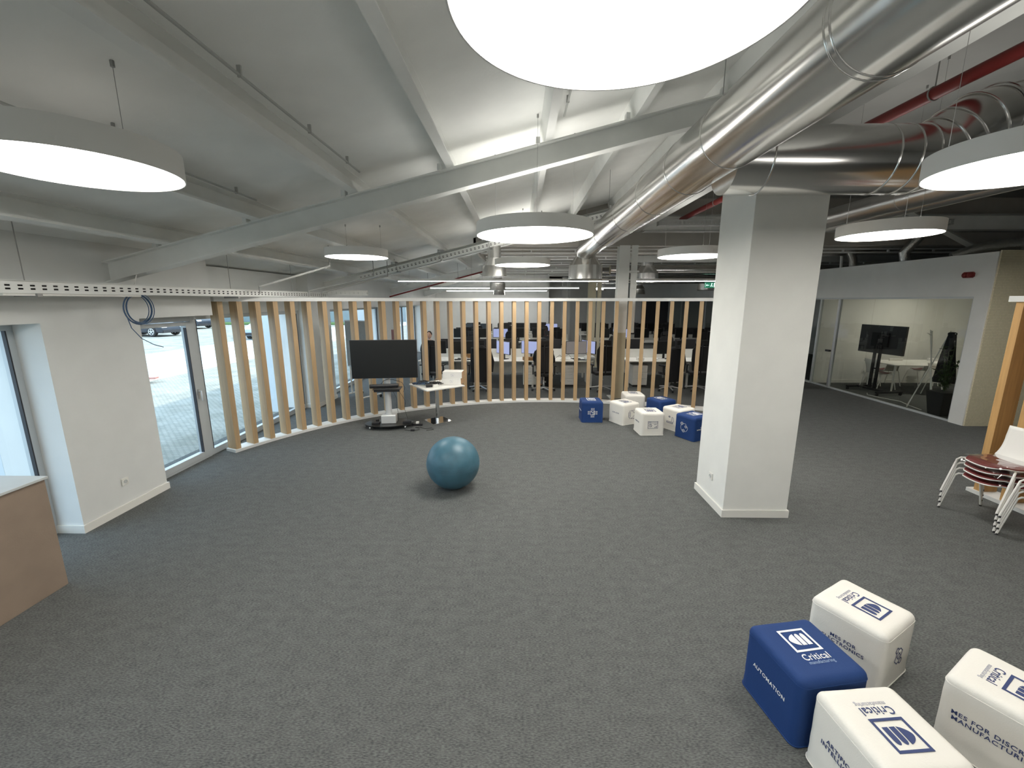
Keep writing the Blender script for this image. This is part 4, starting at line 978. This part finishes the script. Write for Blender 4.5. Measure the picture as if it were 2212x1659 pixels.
def task_chair(name, label, loc, rz):
    t = thing(name, label, 'office chair', loc, rz)
    obj('seat', MB().prism([(-.24, -.22), (.24, -.22), (.25, .15), (.18, .25), (-.18, .25), (-.25, .15)], .44, .51), M_mesh, t, bevel=.02)
    bk = MB(); vs = []; n = 10
    poly = [(-.20, .55), (.20, .55), (.235, .85), (.23, 1.10), (.17, 1.20), (-.17, 1.20), (-.23, 1.10), (-.235, .85)]
    bk.prism(poly, -.03, .0, Matrix.Translation((0, -.22, 0)) @ Matrix.Rotation(PI / 2, 4, 'X')); obj('backrest', bk, M_mesh, t, bevel=.012)
    obj('headrest', MB().box(-.13, .13, -.25, -.20, 1.23, 1.36), M_mesh, t, bevel=.02)
    obj('back_spine', MB().tube([(0, -.05, .42), (0, -.24, .46), (0, -.28, .7), (0, -.24, 1.0), (0, -.24, 1.28)], .018, 8), M_black, t, smooth=True)
    for s_ in (-1, 1): obj('armrest', MB().box(s_ * .29 - .03, s_ * .29 + .03, -.12, .14, .68, .71).box(s_ * .28 - .015, s_ * .28 + .015, -.02, .03, .46, .68), M_black, t, bevel=.006)
    obj('gas_lift', MB().lathe([(.03, .10), (.03, .30), (.018, .30), (.018, .44)], 14), M_chrome, t, smooth=True)
    for k in range(5):
        a = 2 * PI * k / 5 + .3; c, s_ = math.cos(a), math.sin(a)
        l = obj('base_spoke', MB().tube([(0, 0, .12), (.30 * c, .30 * s_, .075)], .018, 8, rs=[.025, .014]), M_greymetal, t, smooth=True)
        obj('caster', MB().lathe([(.008, -.02), (.028, -.018), (.028, .018), (.008, .02)], 12, T(.30 * c, .30 * s_, .029, PI / 2, 0, a)), M_black, l)
    return t
D0 = desk('office_desk', 'white office desk in the nearest row, far left behind the television', (-1.95, 11.3, 0), 0)
PD = pedestal('drawer_pedestal', 'white drawer pedestal under the nearest desk row, left of the centre slat', (0.33, 11.42, 0), 0)
MO = monitor('monitor', 'dark monitor on the nearest desk row, behind the boxes', (-1.6, 11.75, .735), R_(8), M_scr)
ML = monitor('monitor', 'lit pale blue monitor just right of the left coat draped chair', (-.42, 11.7, .735), R_(-50), M_scrlit)
MG = monitor('monitor', 'monitor with a dim greyish window beside the cream steel column', (1.62, 11.75, .735), R_(8), M_scrgrey)
CH = task_chair('office_chair', 'black high backed office chair behind the pedestal table, nearest row', (-1.02, 10.95, 0), R_(5))
dnames = ['second', 'third', 'fourth', 'fifth', 'sixth']
rowx = [-1.95, -.35, 1.25, 3.75, 5.35, 6.95]
for i, x in enumerate(rowx[1:]): dup(D0, (x, 11.3, 0), 0, 'white office desk in the nearest row, %s from the left' % dnames[i])
for i, x in enumerate(rowx): dup(D0, (x, 12.92, 0), PI, 'white office desk back to back with the nearest row, %s from the left' % ORD[i])
for r, (ya, nm) in enumerate([(16.6, 'middle'), (20.3, 'farthest')]):
    for i, x in enumerate(rowx):
        dup(D0, (x, ya, 0), 0, 'white office desk in the %s row, %s from the left' % (nm, ORD[i]))
        dup(D0, (x, ya + 1.62, 0), PI, 'white office desk on the far side of the %s row, %s from the left' % (nm, ORD[i]))
for x, l in [(1.42, 'just right of the centre slats'), (-2.0, 'behind the pedestal table'), (3.35, 'right of the bare steel column'), (6.2, 'near the right end')]:
    dup(PD, (x, 11.42, 0), 0, 'white drawer pedestal under the nearest desk row, ' + l)
mi = 0
for x, y, rz, src, l in [(-2.35, 11.8, 4, MO, 'nearest row, hidden left behind the television'), (-2.0, 12.4, 184, MO, 'back of the nearest row, upper left'), (-.95, 12.4, 176, MO, 'back of the nearest row, above the boxes'),
                         (.35, 11.75, -30, ML, 'tilted lit monitor over the brown tray'), (.55, 12.3, 12, MO, 'nearest row, angled right of the lit one'), (-.3, 12.45, 180, MO, 'back of the nearest row, centre left'),
                         (.95, 12.4, 178, MO, 'back of the nearest row, centre'), (2.0, 11.9, -60, ML, 'narrow lit monitor by the black cabinet chair'), (3.3, 12.4, 182, MO, 'back of the nearest row, right of the steel column'), (4.1, 11.8, 10, MO, 'nearest row, right group'),
                         (4.9, 12.4, 180, MO, 'back of the nearest row, far right'), (5.7, 11.8, -6, MO, 'nearest row, beside the boxed column')]:
    dup(src, (x, y, .735), R_(rz), 'monitor at the ' + l if not l.startswith(('tilted', 'narrow')) else l)
random.seed(11)
for r, (ya, nm) in enumerate([(16.6, 'middle'), (20.3, 'farthest')]):
    for i, x in enumerate(rowx):
        for j, dx in enumerate((-.38, .36)):
            src = ML if (r, i, j) in ((0, 1, 0), (0, 3, 1), (1, 2, 1)) else MO
            dup(src, (x + dx, ya + .45, .735), R_(random.uniform(-18, 18)), '%s monitor on the %s desk of the %s row' % (('left', 'right')[j], ORD[i], nm))
            if j == 0 or i % 2: dup(MO, (x + dx, ya + 1.15, .735), R_(180 + random.uniform(-15, 15)), '%s monitor facing away on the far side, %s desk of the %s row' % (('left', 'right')[j], ORD[i], nm))
for x, y, rz, l in [(-2.25, 10.85, -8, 'nearest row, behind the television edge'), (-1.55, 13.6, 172, 'far side of the nearest row, upper left'), (.66, 10.75, 0, 'nearest row, carrying the black hooded person'),
                    (2.22, 10.95, 6, 'nearest row, directly left of the steel column'), (4.0, 10.95, 35, 'nearest row, turned, left of the boxed column'), (4.75, 11.0, -10, 'nearest row, beside the boxed column'),
                    (1.0, 13.7, 180, 'far side of the nearest row, centre'), (5.8, 10.95, 10, 'nearest row, hidden behind the boxed column'), (3.2, 13.7, 176, 'far side of the nearest row, right of the steel column'), (4.9, 13.7, 185, 'far side of the nearest row, right end')]:
    dup(CH, (x, y, 0), R_(rz), 'black office chair at the ' + l)
for i, x in enumerate(rowx):
    dup(CH, (x + .1, 16.1, 0), R_(random.uniform(-25, 25)), 'black office chair pulled up to the %s desk of the middle row' % ORD[i])
    dup(CH, (x - .1, 18.9, 0), R_(180 + random.uniform(-25, 25)), 'black office chair on the far side of the middle row, %s desk' % ORD[i])
    dup(CH, (x, 19.85, 0), R_(random.uniform(-25, 25)), 'black office chair at the %s desk of the farthest row' % ORD[i])
# coats and bags
def coat(label, loc, rz, w=.27, z0=.28, z1=1.16, taper=.12):
    t = thing('coat', label, 'coat', loc, rz); m = MB(); vs = []; fs = []; n = 14; k = 24
    for i in range(n + 1):
        z = z0 + (z1 - z0) * i / n; f = 1 - taper * i / n
        for j in range(k):
            a = 2 * PI * j / k; rr = 1 + .09 * math.sin(5 * a + i * .4) * (1 - i / n)
            vs.append((w * f * math.cos(a) * rr, .10 * math.sin(a) * rr, z))
    for i in range(n):
        for j in range(k): fs.append((i * k + j, i * k + (j + 1) % k, (i + 1) * k + (j + 1) % k, (i + 1) * k + j))
    fs += [tuple(range(k - 1, -1, -1)), tuple(n * k + j for j in range(k))]
    obj('cloth', m.add(vs, fs), M_jack, t, smooth=True); obj('collar', MB().torus(.12 if taper < .5 else .04, .035, T(0, 0, z1, 0, 0, 0), 20, 8), M_jack, t, smooth=True)
    if taper < .5: obj('sleeve', MB().tube([(w * .8, 0, z1 - .08), (w * 1.12, -.02, z1 - .35), (w * 1.05, -.03, z1 - .62)], .05, 10, rs=[.07, .06, .045]), M_jack, t, smooth=True)
    return t
coat('black coat draped over the chair left of the centre slats', (-.98, 10.66, 0), R_(5))
coat('dark jacket hung over the turned chair beside the boxed column', (4.05, 10.72, 0), R_(35), .25, .3, 1.15)
t = thing('backpack', 'black backpack on the floor against the white drawer pedestal', 'bag', (.78, 11.3, 0))
m = MB(); m.ellipsoid((0, 0, .25), .15, .11, .25, 18, 12); o = obj('bag_body', m, M_blackm, t); [setattr(p, 'use_smooth', True) for p in o.data.polygons]
obj('strap', MB().tube([(-.08, -.09, .42), (-.12, -.15, .3), (-.1, -.11, .12)], .012, 6), M_black, t); obj('tag', MB().box(-.06, -.03, -.118, -.108, .16, .2), M_base, t)
t = thing('tissue_tray', 'brown wicker like tray on the desk beside the hooded person', 'tray', (.35, 11.45, .735)); obj('tray_body', MB().prism([(-.2, -.08), (.2, -.08), (.24, .08), (-.24, .08)], 0, .09), M_wood2, t, bevel=.01); obj('rim', MB().box(-.2, .2, -.09, -.08, .075, .095), M_card, t)
t = thing('paper_carton', 'brown carton on the desk behind the two stacked boxes', 'box', (-1.35, 12.0, .735)); obj('box_body', MB().box(-.14, .14, -.1, .1, 0, .24), M_wood2, t, bevel=.003); obj('label_card', MB().box(-.08, .08, -.102, -.1, .1, .2), M_card, t)
for i, (x, y, w, h, l) in enumerate([(-1.5, 11.45, .16, .08, 'behind the stacked cartons'), (3.35, 11.5, .18, .08, 'right of the steel column'), (3.9, 11.55, .3, .03, 'flat, by the turned chair'), (5.0, 11.5, .12, .10, 'beside the boxed column'), (1.3, 11.5, .3, .02, 'flat, left of the cream column')]):
    t = thing('paper_stack', 'white stack of papers on the nearest desk row, ' + l, 'papers', (x, y, .735)); obj('sheets', MB().box(-w / 2, w / 2, -.08, .08, 0, h), M_white, t, bevel=.002)
for i, (x, y, rz, l) in enumerate([(-1.55, 11.5, 5, 'near the stacked cartons'), (1.75, 11.48, 8, 'by the dim monitor'), (4.3, 11.45, -4, 'right group')]):
    t = thing('keyboard', 'black keyboard on the nearest desk row, ' + l, 'keyboard', (x, y, .735), R_(rz)); obj('case', MB().box(-.22, .22, -.07, .07, 0, .018), M_black, t, bevel=.004)
    k = MB()
    for a in range(12):
        for b in range(4): k.box(-.205 + a * .034, -.178 + a * .034, -.058 + b * .03, -.034 + b * .03, .018, .023)
    o = obj('keys', k, M_seal, t); o['kind'] = 'stuff'
t = thing('cable_nest', 'thin black cables curling on the desk between the two steel columns', 'cables', (1.15, 11.6, .737))
obj('lead', MB().tube([(-.2, 0, 0), (-.1, -.05, .06), (0, .03, .12), (.08, 0, .06), (.02, -.06, 0), (.15, -.05, .1), (.25, 0, .14), (.32, .05, .05), (.3, 0, 0)], .005, 6), M_cable, t, smooth=True)
t = thing('fleece', 'crumpled grey fleece on the desk below the dim monitor', 'clothing', (1.95, 11.45, .735)); m = MB(); m.ellipsoid((0, 0, .07), .16, .12, .08, 18, 10); o = obj('cloth', m, M_greytop, t, smooth=True)
t = thing('desk_caddy', 'red and white caddy holding sticks on the farthest desks', 'caddy', (1.15, 17.0, .735)); obj('holder', MB().box(-.12, .12, -.08, .08, 0, .22), M_brown, t, bevel=.005)
for k in range(6): obj('stick', MB().tube([(-.08 + .03 * k, 0, .2), (-.12 + .05 * k, 0, .42 + .05 * (k % 3))], .006, 5), M_brown, t)

# ---- people
def skin_body(name, verts, edges, m, parent, sub=1):
    me = bpy.data.meshes.new(name); me.from_pydata([v[:3] for v in verts], edges, []); me.update()
    o = bpy.data.objects.new(name, me); COL.objects.link(o)
    sk = o.modifiers.new('skin', 'SKIN'); sk.use_smooth_shade = True
    for i, v in enumerate(verts):
        r = v[3]; me.skin_vertices[0].data[i].radius = (r, v[4] if len(v) > 4 else r)
    me.skin_vertices[0].data[0].use_root = True
    ss = o.modifiers.new('sub', 'SUBSURF'); ss.levels = sub; ss.render_levels = sub
    dg = bpy.context.evaluated_depsgraph_get(); dg.update()
    ne = bpy.data.meshes.new_from_object(o.evaluated_get(dg)); ne.materials.clear(); ne.materials.append(m)
    for p in ne.polygons: p.use_smooth = True
    bpy.data.objects.remove(o); bpy.data.meshes.remove(me)
    n = bpy.data.objects.new(name, ne); COL.objects.link(n); n.parent = parent; return n
def seated_person(label, loc, rz, hood):
    t = thing('person', label, 'person', loc, rz)   # local +Y is where they face
    V = [(0, -.05, .56, .15, .12), (0, -.06, .72, .135, .105), (0, -.06, .88, .16, .11), (0, -.05, 1.00, .14, .10), (0, -.03, 1.09, .055), (0, -.01, 1.15, .055)]
    E = [(0, 1), (1, 2), (2, 3), (3, 4), (4, 5)]
    def limb(start, pts):
        p = start
        for q in pts: V.append(q); E.append((p, len(V) - 1)); p = len(V) - 1
        return p
    for s_ in (-1, 1):
        limb(0, [(s_ * .10, .02, .53, .085), (s_ * .13, .36, .53, .065), (s_ * .13, .42, .48, .055), (s_ * .13, .40, .25, .048), (s_ * .13, .38, .09, .035), (s_ * .14, .48, .04, .03), (s_ * .14, .55, .03, .022)])
        h = limb(3, [(s_ * .18, -.04, 1.02, .06), (s_ * .22, .02, .86, .045), (s_ * .23, .08, .77, .038), (s_ * .18, .25, .78, .030), (s_ * .16, .31, .78, .024), (s_ * .155, .36, .775, .026, .014)])
        for k, (dx, ln_) in enumerate(((-.028, .055), (-.010, .065), (.009, .06), (.026, .045))):
            limb(h, [(s_ * .155 + dx, .385, .772, .0085), (s_ * .155 + dx * 1.15, .385 + ln_ * .6, .768, .008), (s_ * .155 + dx * 1.15, .385 + ln_, .760, .007)])
        limb(h, [(s_ * .155 - s_ * .035, .35, .768, .009), (s_ * .155 - s_ * .05, .37, .765, .008)])
    skin_body('body', V, E, M_skin, t)
    hd = MB(); hd.ellipsoid((0, .01, 1.27), .075, .095, .115, 20, 14)
    hd.ellipsoid((0, .105, 1.26), .012, .018, .02, 10, 8); hd.ellipsoid((-.076, .01, 1.265), .01, .018, .03, 8, 6).ellipsoid((.076, .01, 1.265), .01, .018, .03, 8, 6)
    h = obj('head', hd, M_skin, t, smooth=True)
    obj('eyes', MB().ellipsoid((-.03, .093, 1.28), .011, .008, .007, 8, 6).ellipsoid((.03, .093, 1.28), .011, .008, .007, 8, 6), M_hair, h)
    obj('mouth', MB().box(-.022, .022, .093, .102, 1.213, 1.22), M_red, h)
    hr = MB(); hr.ellipsoid((0, -.012, 1.295), .084, .098, .105, 20, 14); obj('hair', hr, M_hair, t, smooth=True)
    Vj = [(0, -.05, .52, .17, .14), (0, -.06, .72, .165, .13), (0, -.06, .88, .185, .135), (0, -.05, 1.00, .165, .12), (0, -.035, 1.08, .085)]; Ej = [(0, 1), (1, 2), (2, 3), (3, 4)]
    for s_ in (-1, 1):
        p = 3
        for q in [(s_ * .19, -.04, 1.01, .085), (s_ * .24, .02, .86, .065), (s_ * .25, .08, .775, .055), (s_ * .185, .25, .785, .042)]: Vj.append(q); Ej.append((p, len(Vj) - 1)); p = len(Vj) - 1
    skin_body('jacket', Vj, Ej, M_jack, t)
    for s_ in (-1, 1): skin_body('trouser_leg', [(s_ * .10, -.02, .54, .11), (s_ * .13, .34, .54, .085), (s_ * .135, .43, .50, .075), (s_ * .13, .42, .25, .068), (s_ * .13, .40, .08, .06)], [(0, 1), (1, 2), (2, 3), (3, 4)], M_jean, t)
    for s_ in (-1, 1): obj('shoe', MB().prism([(s_ * .135 - .045, .34), (s_ * .135 + .045, .34), (s_ * .145 + .045, .56), (s_ * .145, .61), (s_ * .145 - .045, .56)], .0, .075), M_blackm, t, bevel=.015)
    if hood: obj('hood', MB().ellipsoid((0, -.035, 1.28), .105, .115, .135, 20, 14).torus(.10, .04, T(0, -.04, 1.13), 20, 8), M_jack, t, smooth=True)
    return t
seated_person('person from behind in black hooded jacket and pale jeans, at the nearest desks', (.66, 10.86, 0), R_(-12), True)
seated_person('person whose dark haired head shows above the desks left of centre, facing the room', (-2.84, 13.35, 0), R_(180), False)

# ================================================================== MEETING ROOM
def gl_frame():
    m = MB(); x0, x1 = 8.50, 8.56
    m.box(x0, x1, 8.1, 12.15, 2.38, 2.42); m.box(x0, x1, 8.1, 12.15, 0, 0.035); m.box(x0, x1, 8.1, 8.13, .035, 2.38); m.box(x0, x1, 11.40, 11.44, .035, 2.38); m.box(x0, x1, 12.10, 12.15, .035, 2.38)
    return m
w5 = struct('window_5', gl_frame(), M_frame)
for a, b in ((8.13, 9.255), (9.262, 10.35), (10.357, 11.40)): obj('glass_pane', MB().box(8.525, 8.535, a, b, .035, 2.38), M_glass2, w5)
d2 = struct('door_2', MB().box(8.51, 8.55, 11.44, 11.49, .035, 2.37), M_greymetal)
obj('glass_pane', MB().box(8.525, 8.535, 11.49, 12.10, .035, 2.37), M_glass2, d2)
obj('door_handle', MB().box(8.45, 8.51, 11.50, 11.64, .98, 1.03), M_black, d2)
w6 = struct('window_6', MB().box(8.50, 8.56, 12.15, 23.9, 2.38, 2.42).box(8.50, 8.56, 12.15, 23.9, 0.02, .05).box(8.5, 8.56, 15.6, 15.65, .05, 2.38).box(8.5, 8.56, 19.5, 19.55, .05, 2.38), M_frame)
for a, b in ((12.2, 15.6), (15.65, 19.5), (19.55, 23.9)): obj('glass_pane', MB().box(8.525, 8.535, a, b, .05, 2.38), M_glass2, w6)
struct('door_3', MB().box(6.9, 8.35, 23.9, 24.0, 0, 2.3), M_seal)
t = thing('ceiling_spot', 'small recessed downlight in the meeting room ceiling', 'ceiling lamp', (10.6, 10.9, 2.70)); obj('ring', MB().torus(.09, .008), M_base, t); obj('lens', MB().lathe([(.001, 0), (.088, 0), (.088, .012), (.001, .012)], 24, closed=False), M_spot, t)
t = thing('ceiling_spot', 'second recessed downlight farther inside the meeting room', 'ceiling lamp', (12.0, 9.3, 2.70)); obj('ring', MB().torus(.09, .008), M_base, t); obj('lens', MB().lathe([(.001, 0), (.088, 0), (.088, .012), (.001, .012)], 24, closed=False), M_spot, t)
t = thing('television_stand', 'black television on a twin post wheeled stand inside the meeting room', 'television', (9.25, 10.82, 0), R_(-84))
b = obj('screen_bezel', MB().box(-.60, .60, -.03, .03, 1.02, 1.73), M_black, t, bevel=.006); obj('screen_panel', MB().box(-.59, .59, .03, .033, 1.03, 1.72), M_scr, b); obj('mount_plate', MB().box(-.22, .22, -.07, -.03, 1.2, 1.55), M_blackm, t)
for s_ in (-.07, .07): obj('post', MB().box(s_ - .025, s_ + .025, -.09, -.04, .08, 1.5), M_blackm, t)
obj('post_bridge', MB().box(-.07, .07, -.08, -.05, .62, .65), M_blackm, t)
for s_ in (-.42, .42): obj('foot', MB().box(s_ - .03, s_ + .03, -.36, .34, .07, .11), M_blackm, t)
obj('foot_bridge', MB().box(-.42, .42, -.10, -.02, .07, .12), M_blackm, t)
for s_ in (-.42, .42):
    for q in (-.33, .31): obj('caster', MB().lathe([(.01, -.015), (.034, -.015), (.034, .015), (.01, .015)], 16, T(s_, q, .034, ry=PI / 2)), M_blackm, t)
t = thing('meeting_table', 'white meeting table with tapered corner in the glazed meeting room', 'table', (10.6, 11.15, 0))
obj('table_top', MB().prism([(-1.0, -.45), (.9, -.6), (1.1, .6), (-1.0, .55)], .71, .735), M_white, t, bevel=.004)
for x, y in ((-.9, -.35), (.85, -.45), (-.85, .45), (.95, .5)): obj('leg', MB().tube([(x, y, .71), (x * 1.02, y * 1.02, 0)], .028, 8, rs=[.03, .018]), M_base, t, smooth=True)
LBL = ['white shell chair with a red seat at the near side of the meeting table', 'white shell chair at the far side of the meeting table, left', 'white shell chair at the far side of the meeting table, right', 'white shell chair at the end of the meeting table by the television']
for i, (x, y, rz) in enumerate([(10.55, 10.35, 95), (10.3, 11.85 - .05, -90), (11.35, 11.82, -90), (9.75, 11.3, 182)]):
    dup(base, (x, y, 0), R_(rz), LBL[i])
t = thing('coat_stand', 'white tripod coat stand of crossing poles behind the meeting room glass', 'coat stand', (8.97, 9.15, 0))
for k in range(3):
    a = R_(20 + 120 * k); c, s_ = math.cos(a), math.sin(a)
    p = obj('pole', MB().tube([(.26 * c, .26 * s_, 0), (-.20 * c, -.20 * s_, 1.72)], .012, 8), M_base, t, smooth=True)
    obj('hook', MB().tube([(-.17 * c, -.17 * s_, 1.62), (-.24 * c - .03, -.24 * s_, 1.65)], .007, 6).tube([(-.08 * c, -.08 * s_, 1.28), (-.15 * c, -.15 * s_ - .03, 1.31)], .007, 6), M_base, p)
tc_ = coat('long black coat hanging on the white coat stand', (9.12, 8.98, 0), R_(-60), .19, .62, 1.66, .68)
t = thing('potted_plant', 'leafy plant in a tall black square pot in the meeting room corner', 'plant', (8.82, 8.62, 0))
pp = MB(); pp.add([(-.13, -.13, 0), (.13, -.13, 0), (.13, .13, 0), (-.13, .13, 0), (-.19, -.19, .5), (.19, -.19, .5), (.19, .19, .5), (-.19, .19, .5)], [(3, 2, 1, 0), (4, 5, 6, 7), (0, 1, 5, 4), (1, 2, 6, 5), (2, 3, 7, 6), (3, 0, 4, 7)])
obj('pot', pp, M_pot, t); random.seed(3)
lf = MB(); stm = MB()
for k in range(16):
    a = random.uniform(0, 2 * PI); r1 = random.uniform(.05, .2); h = random.uniform(.85, 1.5); stm.tube([(0, 0, .5), (r1 * .5 * math.cos(a), r1 * .5 * math.sin(a), .5 + (h - .5) * .6), (r1 * math.cos(a), r1 * math.sin(a), h)], .005, 5)
    for q in range(14):
        f = random.uniform(.15, 1); x, y, z = r1 * f * math.cos(a), r1 * f * math.sin(a), .5 + (h - .5) * f
        M4 = T(x, y, z, random.uniform(-1, 1), random.uniform(-1, 1), random.uniform(0, 6)); lf.add([(0, 0, 0), (.04, .016, .006), (.09, 0, 0), (.04, -.016, .006)], [(0, 1, 2, 3)], M4)
obj('stems', stm, M_leaf, t)['kind'] = 'stuff'; o = obj('foliage', lf, M_leaf, t); o['kind'] = 'stuff'
for i, (z, l) in enumerate([(1.42, 'topmost, dark thermostat'), (1.08, 'middle switch'), (.34, 'lowest socket')]):
    t = thing('wall_plate', 'small white wall plate on the meeting room back wall, ' + l, 'switch', (10.05 - .02 * i, 12.148, z)); obj('plate', MB().box(-.045, .045, -.012, 0, -.045, .045), M_base, t); obj('insert', MB().box(-.02 if i else -.01, .02 if i else .035, -.016, -.012, -.02, .02), M_seal if i == 0 else M_greytop, t)
t = thing('cable_loop', 'loose white cable on the floor under the meeting room television', 'cable', (9.0, 10.2, 0.006)); obj('lead', MB().tube([(0, .5, 0), (-.15, .3, 0), (-.1, .0, 0), (.05, -.4, 0), (-.1, -.8, 0), (-.2, -1.2, 0)], .008, 6), M_base, t, smooth=True)
